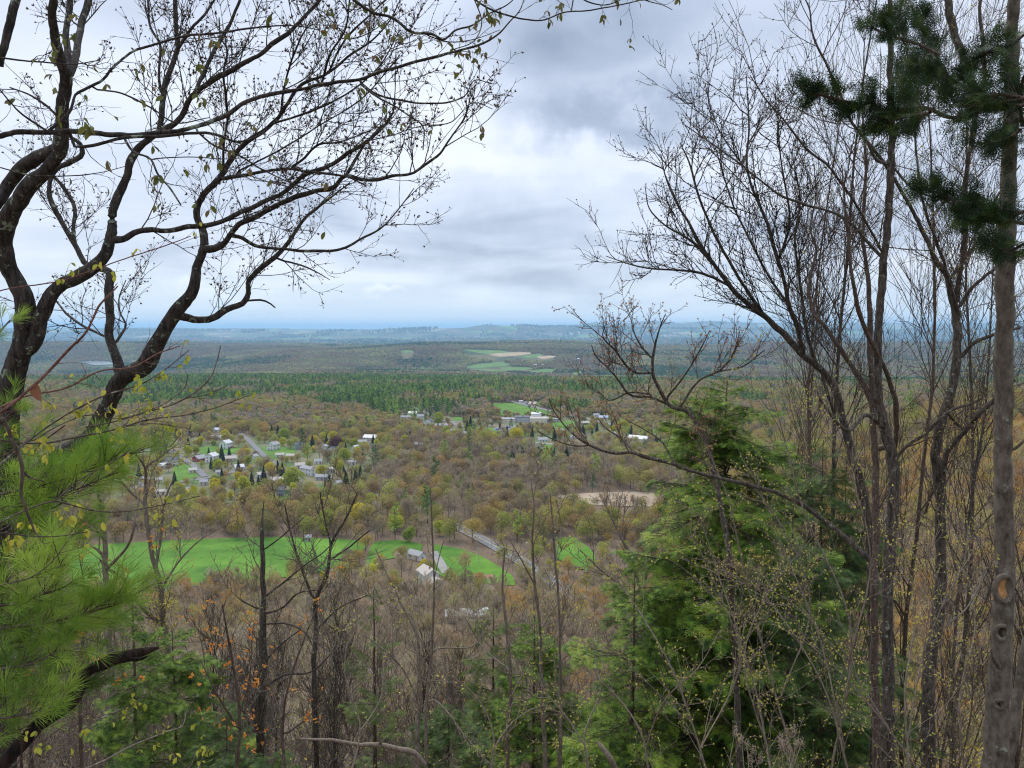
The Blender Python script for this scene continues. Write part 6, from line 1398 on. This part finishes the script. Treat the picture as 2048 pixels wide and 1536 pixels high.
def bough(label, paths, lm, d0, tw=.14, name='hemlock_bough', cat='conifer bough', k=26, kf=3, frnd=None):
    first = P(paths[0][0][0], paths[0][0][1], d0); root = empty(name, first, label, cat); fm = MB(); bm = MB()
    for pts in paths:
        Pn, Rn = curve([(x, y, 3 + w * .09) for x, y, w in pts], d0, d0 + .4); mb = MB(); tubes(mb, Pn, Rn, 6); mb.obj('limb', B_brown, root)
        ln = float(np.sum(np.linalg.norm(np.diff(Pn, axis=0), axis=1))); n = int(ln * k)
        p, T, r, t, _ = sample(Pn[None], Rn[None], n, .02, 1., NR); sd = np.where(NR.random(n) < .5, -1, 1)[:, None]; up = np.array([0, 0, 1.])
        wpx = np.interp(t, np.linspace(0, 1, len(pts)), [q[2] for q in pts]) * d0 / FPX
        dd = nrm(T * .9 + nrm(NR.normal(0, 1, (n, 3))) * .8 + up * .15)
        P2, R2 = grow(p, dd, np.maximum(wpx * NR.uniform(.6, 1.5, n) * 1.1, .08), np.full(n, .003), 5, .12, -.02, .4, NR); tubes(bm, P2, R2, 3)
        q, T2, _, t2, _ = sample(P2, R2, kf, .1, 1., NR); d2 = nrm(T2 + nrm(NR.normal(0, 1, q.shape)) * .6)
        stamp(fm, FROND[0], FROND[1], q, d2, NR.uniform(.6, 1.2, len(q)) * tw, 0, NR)
    tag(bm.obj('twigs', B_brown, root), kind='stuff'); tag(fm.obj('needles', lm, root), kind='stuff'); return root


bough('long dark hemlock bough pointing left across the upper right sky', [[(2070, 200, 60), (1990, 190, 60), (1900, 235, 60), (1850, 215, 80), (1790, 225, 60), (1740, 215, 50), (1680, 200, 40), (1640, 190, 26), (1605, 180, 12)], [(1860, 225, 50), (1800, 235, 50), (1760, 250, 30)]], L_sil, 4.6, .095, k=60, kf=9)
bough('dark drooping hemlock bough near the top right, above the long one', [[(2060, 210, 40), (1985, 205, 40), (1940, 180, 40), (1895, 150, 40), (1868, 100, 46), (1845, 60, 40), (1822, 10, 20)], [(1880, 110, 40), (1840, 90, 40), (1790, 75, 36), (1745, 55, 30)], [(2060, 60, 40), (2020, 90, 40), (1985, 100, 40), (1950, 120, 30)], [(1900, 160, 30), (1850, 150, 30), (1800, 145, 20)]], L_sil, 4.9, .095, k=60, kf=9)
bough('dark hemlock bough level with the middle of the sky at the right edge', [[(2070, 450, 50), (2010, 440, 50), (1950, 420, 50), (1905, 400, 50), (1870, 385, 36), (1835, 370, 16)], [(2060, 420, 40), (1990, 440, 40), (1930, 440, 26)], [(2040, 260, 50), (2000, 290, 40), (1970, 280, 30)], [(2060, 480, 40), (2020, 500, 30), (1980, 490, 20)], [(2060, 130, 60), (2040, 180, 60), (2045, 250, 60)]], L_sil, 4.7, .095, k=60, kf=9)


def pine_bough(label, paths, d0, dens=44, ts=.105, sc=1.):
    root = empty('pine_bough', P(paths[0][0], paths[0][1], d0), label, 'pine bough'); nm = MB(); bm = MB()
    for x0, y0, x1, y1, w in paths:
        xm, ym = (x0 + x1) / 2, (y0 + y1) / 2 + 14; Pn, Rn = curve([(x0, y0, 7), (xm, ym, 5), (x1, y1, 3)], d0, d0 + NR.uniform(-.3, .5)); mb = MB(); tubes(mb, Pn, Rn, 6); mb.obj('limb', B_brown, root)
        ln = float(np.sum(np.linalg.norm(np.diff(Pn, axis=0), axis=1))); n = int(ln * dens)
        p, T, r, t, _ = sample(Pn[None], Rn[None], n, .1, 1., NR); dd = nrm(T + nrm(NR.normal(0, 1, (n, 3))) * .85 + np.array([0, 0, .3])); L = w * d0 / FPX * NR.uniform(.5, 1.4, n)
        P2, R2 = grow(p, dd, L, np.full(n, .0028), 4, .1, .06, .5, NR); tubes(bm, P2, R2, 3)
        q = np.concatenate([P2[:, -1], P2[:, -2], Pn[-1:]]); dq = nrm(np.concatenate([P2[:, -1] - P2[:, -2], P2[:, -2] - P2[:, -3], Pn[-1:] - Pn[-2:-1]]))
        stamp(nm, NEEDLE[0], NEEDLE[1], q, nrm(dq + np.array([0, 0, .1])), NR.uniform(.75, 1.2, len(q)) * ts, 0, NR)
    tag(bm.obj('twigs', B_brown, root), kind='stuff'); tag(nm.obj('needles', L_wp, root), kind='stuff')


pine_bough('white pine bough fanning over the leaning trunk below the parking lot twig', [(-60, 1000, 262, 905, 60), (-60, 1030, 235, 945, 60), (60, 980, 190, 905, 60), (-60, 1060, 160, 990, 60), (40, 960, 225, 920, 40)], 3.9)
pine_bough('dense white pine bough against the left edge level with the green field', [(-70, 1130, 140, 1075, 70), (-70, 1170, 130, 1130, 70), (-70, 1210, 110, 1180, 70), (-60, 1100, 90, 1050, 60), (-70, 1080, 60, 1020, 60)], 3.6)
pine_bough('white pine bough reaching furthest right below the green field', [(-70, 1260, 250, 1205, 60), (-70, 1290, 220, 1240, 66), (60, 1260, 235, 1190, 50), (-70, 1300, 160, 1260, 70), (-60, 1230, 160, 1200, 60)], 3.8)
pine_bough('lowest white pine bough hanging above the rotten black branch', [(-70, 1350, 200, 1330, 66), (-70, 1390, 170, 1370, 66), (-70, 1430, 120, 1410, 66), (-70, 1470, 60, 1450, 60), (-60, 1340, 130, 1300, 66)], 3.6)
pine_bough('sparse dark pine sprays beside the left trunk near the horizon', [(-60, 690, 20, 640, 30), (-60, 860, 30, 820, 34), (-60, 920, 60, 880, 50), (-60, 940, 50, 915, 50)], 4.6, 18)

# ---- brush along the bottom right: fans of pale stems with yellow green buds
cfs = dict(r1=9, L1=(.15, .7), n2=4, L2=(.05, .2), n3=1, L3=(.03, .08), q1=.0028, q2=.0019, q3=.0014, bs=.021, bn=.7, bm=L_yel, bud=BUD, wmax=9, up=.04, a=.6)
sh = [('pale stemmed shrub with yellow green buds before the large hemlock, leftmost', [(1420, 1560), (1340, 1330), (1270, 1210), (1215, 1130)], [(1400, 1500), (1480, 1320), (1430, 1130), (1390, 1000)]),
      ('pale stemmed shrub with yellow green buds in front of the hemlock trunk', [(1545, 1560), (1500, 1340), (1440, 1190), (1380, 1060)], [(1535, 1500), (1490, 1300), (1540, 1180), (1620, 1080)]),
      ('tall curving pale shrub crossing the middle of the large hemlock', [(1600, 1560), (1540, 1350), (1490, 1150), (1450, 980), (1380, 830)], [(1560, 1400), (1620, 1200), (1580, 1080), (1500, 960)]),
      ('thin arching shrub between the hemlock and the lichened trunk', [(1700, 1560), (1650, 1380), (1560, 1230), (1460, 1120)], [(1690, 1500), (1640, 1280), (1560, 1080), (1500, 930)]),
      ('long slanting shrub stems sweeping from the bottom right toward the hemlock', [(1850, 1560), (1730, 1400), (1620, 1290), (1490, 1220)], [(1780, 1460), (1680, 1310), (1560, 1190), (1400, 1150)]),
      ('brushy stems with yellow leaves between the two rough trunks', [(1820, 1560), (1810, 1380), (1830, 1220), (1800, 1060)], [(1815, 1480), (1850, 1300), (1900, 1180), (1960, 1080)]),
      ('yellow budded brush left of the smooth trunk', [(1930, 1560), (1920, 1390), (1950, 1250), (1930, 1120)], [(1925, 1450), (1880, 1300), (1850, 1180), (1880, 1040)]),
      ('low shrub with golden buds at the bottom edge below the hemlock', [(1300, 1560), (1280, 1460), (1220, 1380), (1160, 1330)], [(1290, 1500), (1330, 1400), (1400, 1330), (1440, 1260)]),
      ('scrubby shrub at the bottom right of the thin sapling pair', [(1180, 1560), (1170, 1470), (1200, 1380), (1190, 1300)], [(1175, 1500), (1130, 1430), (1090, 1380), (1070, 1330)]),
      ('bare arching shrub at the bottom centre with a few golden leaves', [(980, 1560), (985, 1460), (940, 1380), (900, 1350)], [(985, 1500), (1020, 1450), (1060, 1420), (1090, 1410)]),
      ('brush with yellow buds left of the slanting sapling', [(700, 1560), (720, 1450), (690, 1350), (700, 1240)], [(715, 1470), (760, 1400), (770, 1320), (800, 1250)]),
      ('high reaching pale shrub with golden tips over the dark trunks', [(1660, 1560), (1700, 1250), (1600, 1000), (1560, 860), (1480, 740)], [(1690, 1350), (1740, 1100), (1700, 950), (1640, 820)])]
for i, (lb, a, b) in enumerate(sh):
    d = 5.6 + (i * 7 % 5) * .5; wa = np.linspace(5.5, 1.5, len(a)); wb = np.linspace(4, 1.3, len(b))
    fine_tree('budding_shrub', lb, 'shrub', [('trunk', [(x, y, w) for (x, y), w in zip(a, wa)], d, d + .4), ('limb', [(x, y, w) for (x, y), w in zip(b, wb)], d, d + .5)], B_pale, B_pale, cfs, sides=6)

# fallen log, snag, weeds
fine_tree('dead_branch', 'fallen forked grey branch lying low at the bottom centre', 'branch', [('limb', [(600, 1478, 5), (667, 1481, 7), (720, 1488, 9), (765, 1490, 12), (800, 1500, 13), (828, 1503, 11), (850, 1530, 10)], 8, 8.2), ('limb', [(765, 1488, 8), (758, 1476, 8), (760, 1468, 5)], 8, 8)], B_pale, B_pale, dict(r1=0), ground=False)
fine_tree('tree_snag', 'short broken pale snag poking up at the bottom edge', 'snag', [('trunk', [(1240, 1560, 14), (1215, 1510, 13), (1200, 1490, 11), (1194, 1482, 4)], 7, 7)], B_pale, B_pale, dict(r1=0))


def weed(label, x, y, d, n=6):
    g = P(x, y + 120, d); root = empty('dried_weed', g, label, 'weed', 'dried weeds'); st = MB(); fl = MB()
    L_fl = L_fluff
    for i in range(n):
        top = P(x + NR.normal(0, 20), y + NR.normal(0, 20), d + NR.normal(0, .1)); m = (g + top) / 2 + NR.normal(0, .05, 3); Pn = np.array([g, m, top, top + np.array([NR.normal(0, .05), 0, -.03])]); tubes(st, Pn, np.array([.004, .003, .002, .001]), 4)
        q = top + NR.normal(0, 1, (45, 3)) * np.array([.009, .009, .02]); stamp(fl, STAR[0], STAR[1], q, nrm(NR.normal(0, 1, q.shape)), np.full(45, .007), 0, NR)
    st.obj('stalks', B_pale, root); tag(fl.obj('seed_fluff', L_fl, root), kind='stuff')


L_fluff = leafmat('pale_seed_fluff', [(0, (.30, .23, .17)), (1, (.45, .37, .29))], .3, per='noise', scale=6)
weed('dried fluffy weed at the bottom edge under the hemlock trunk', 1505, 1500, 4.5); weed('taller dried fluffy weed just right of the other', 1582, 1488, 4.6, 9)


# ---- understory between the overlook and the slope woods: a few shapes copied with their twigs
def understory(seed, h, bm, bk, bs=.045, n1=26, bn=.4, tk=.0065):
    rg = np.random.default_rng(seed); t = MB(); w = MB(); b = MB()
    P0, R0 = grow(np.zeros((1, 3)), np.array([[0, 0, 1.]]), [h], [h * tk], 14, .06, .08, .15, rg); tubes(t, P0, R0, 7)
    p, T, r, tt, _ = sample(P0, R0, n1, .25, 1, rg); P1, R1 = grow(p, fork(T, .75, .2, rg, .2), h * .24 * rg.uniform(.5, 1.2, len(p)) * (1.25 - tt), r * .5, 7, .1, .09, .25, rg); tubes(t, P1, R1, 4)
    p, T, r, tt, _ = sample(P1, R1, 8, .2, 1, rg); P2, R2 = grow(p, fork(T, .7, .2, rg, .15), h * .085 * rg.uniform(.5, 1.3, len(p)), np.full(len(p), .006), 5, .12, .08, .5, rg); tubes(w, P2, R2, 3)
    p, T, r, tt, _ = sample(P2, R2, 4, .15, 1, rg); P3, R3 = grow(p, fork(T, .8, .3, rg, .1), h * .04 * rg.uniform(.5, 1.3, len(p)), np.full(len(p), .0042), 4, .12, .06, .6, rg); tubes(w, P3, R3, 2)
    k = rg.random(len(P3)) < bn; stamp(b, BUD[0], BUD[1], P3[k, -1], nrm(P3[k, -1] - P3[k, -2]), rg.uniform(.5, 1.3, k.sum()) * bs, 0, rg)
    root = empty('understory_tree', (0, 0, 0), '', 'tree', 'young trees on the steep slope'); local('trunk', t, bk, root, smooth=True); tag(local('twigs', w, bk, root, smooth=True), kind='stuff'); tag(local('buds', b, bm, root, smooth=True), kind='stuff')
    return root


UND = [understory(1, 8, L_yel, B_und), understory(2, 9, L_org, B_und, .04, 28, .3), understory(3, 7.5, L_red, B_und, .035, 24, .25), understory(4, 8.5, L_yel, B_und, .05, 30, .5), understory(5, 8, L_red, B_lich, .03, 30, .15)]
UL = ['young tree with yellow green buds', 'young tree with orange buds', 'pale young tree with pinkish buds', 'pale twigged young tree thick with yellow buds', 'nearly bare lichened young tree']
TALL = [understory(21, 16, L_yel, B_brown, .035, 34, .35, .0042), understory(22, 17, L_yel, B_lich, .03, 30, .3, .0042)]
SL = ['slender bare tree behind the fan of the left leaning maple, rising above its crown', 'slender bare tree just left of the tall lichened trunk, reaching the top', 'slender bare tree between the tall lichened trunk and the crooked forked tree', 'slender bare tree just left of the thick smooth trunk', 'short slender tree rising straight above the large hemlock', 'short slender tree behind the crooked forked tree', 'slender bare tree rising at the very right edge behind the smooth trunk']
TP = [(1600, 90, 19), (1690, 40, 17), (1835, 60, 16), (1960, 120, 18), (1650, 330, 21), (1905, 470, 23), (2040, 180, 15)]
for i, (x_, y_, d_) in enumerate(TP):
    proto = TALL[i % 2]; g = P(x_, 900, d_); gz = float(tz(g[0], d_)); s = (P(x_, y_, d_)[2] - gz) / (16.5)
    if i < 2: root = proto
    else:
        root = proto.copy(); COL.objects.link(root)
        for ch in proto.children: c = ch.copy(); COL.objects.link(c); c.parent = root
    root.location = (g[0], d_, gz - .1); root.rotation_euler = (0, 0, i * 1.7); root.scale = (s * .8, s * .8, s); root.name = 'slender_tree'
    root['label'] = SL[i]; root['group'] = 'slender trees behind the right hand trunks'
cnt = 0
for Yr0, Yr1, nn in ((14, 24, 46), (24, 40, 84), (40, 75, 110)):
    for i in range(nn):
        y = NR.uniform(Yr0, Yr1); x = ((i + NR.uniform(.1, .9)) / nn - .5) * 1.45 * y; ppx = 1024 + FPX * x / y
        typ = int(NR.choice([0, 2, 4, 4, 2] if ppx < 950 else [0, 1, 1, 2, 3] if ppx < 1350 else [0, 1, 3, 3, 3])); g = float(tz(x, y))
        h0 = [8, 9, 7.5, 8.5, 8][typ]; tgt = NR.uniform(1190, 1430) if Yr0 < 40 else NR.uniform(1230, 1480)
        if ppx > 1350: tgt = NR.uniform(1000, 1400)
        if ppx > 1350 and NR.random() < (.75 if Yr0 < 40 else .5): continue
        s = (P(ppx, tgt, y)[2] - g) / h0
        if s < .45: continue
        s = min(s, 1.7); proto = UND[typ]; used = getattr(proto, 'get')('label')
        if not used: root = proto; kids = None
        else:
            root = proto.copy(); COL.objects.link(root)
            for ch in proto.children:
                c = ch.copy(); COL.objects.link(c); c.parent = root
        root.location = (x, y, g - .1); root.rotation_euler = (0, 0, NR.uniform(0, 6.28)); root.scale = (s * .9, s * .9, s); 
        root['label'] = UL[typ] + (' on the slope left of the road' if ppx < 950 else ' on the slope below the road' if ppx < 1350 else ' behind the right hand trunks'); root['group'] = root['label']; cnt += 1
for p_ in UND:
    if not p_.get('label'):
        for c in list(p_.children): bpy.data.objects.remove(c)
        bpy.data.objects.remove(p_)
tri = 0; seen = set()
for o in COL.objects:
    if o.type == 'MESH' and o.data.name not in seen: seen.add(o.data.name); tri += sum(max(0, len(p.vertices) - 2) for p in o.data.polygons) if len(o.data.polygons) < 300 else int(len(o.data.loops) - 2 * len(o.data.polygons))
print('TRIANGLES', tri, 'OBJECTS', len(COL.objects))
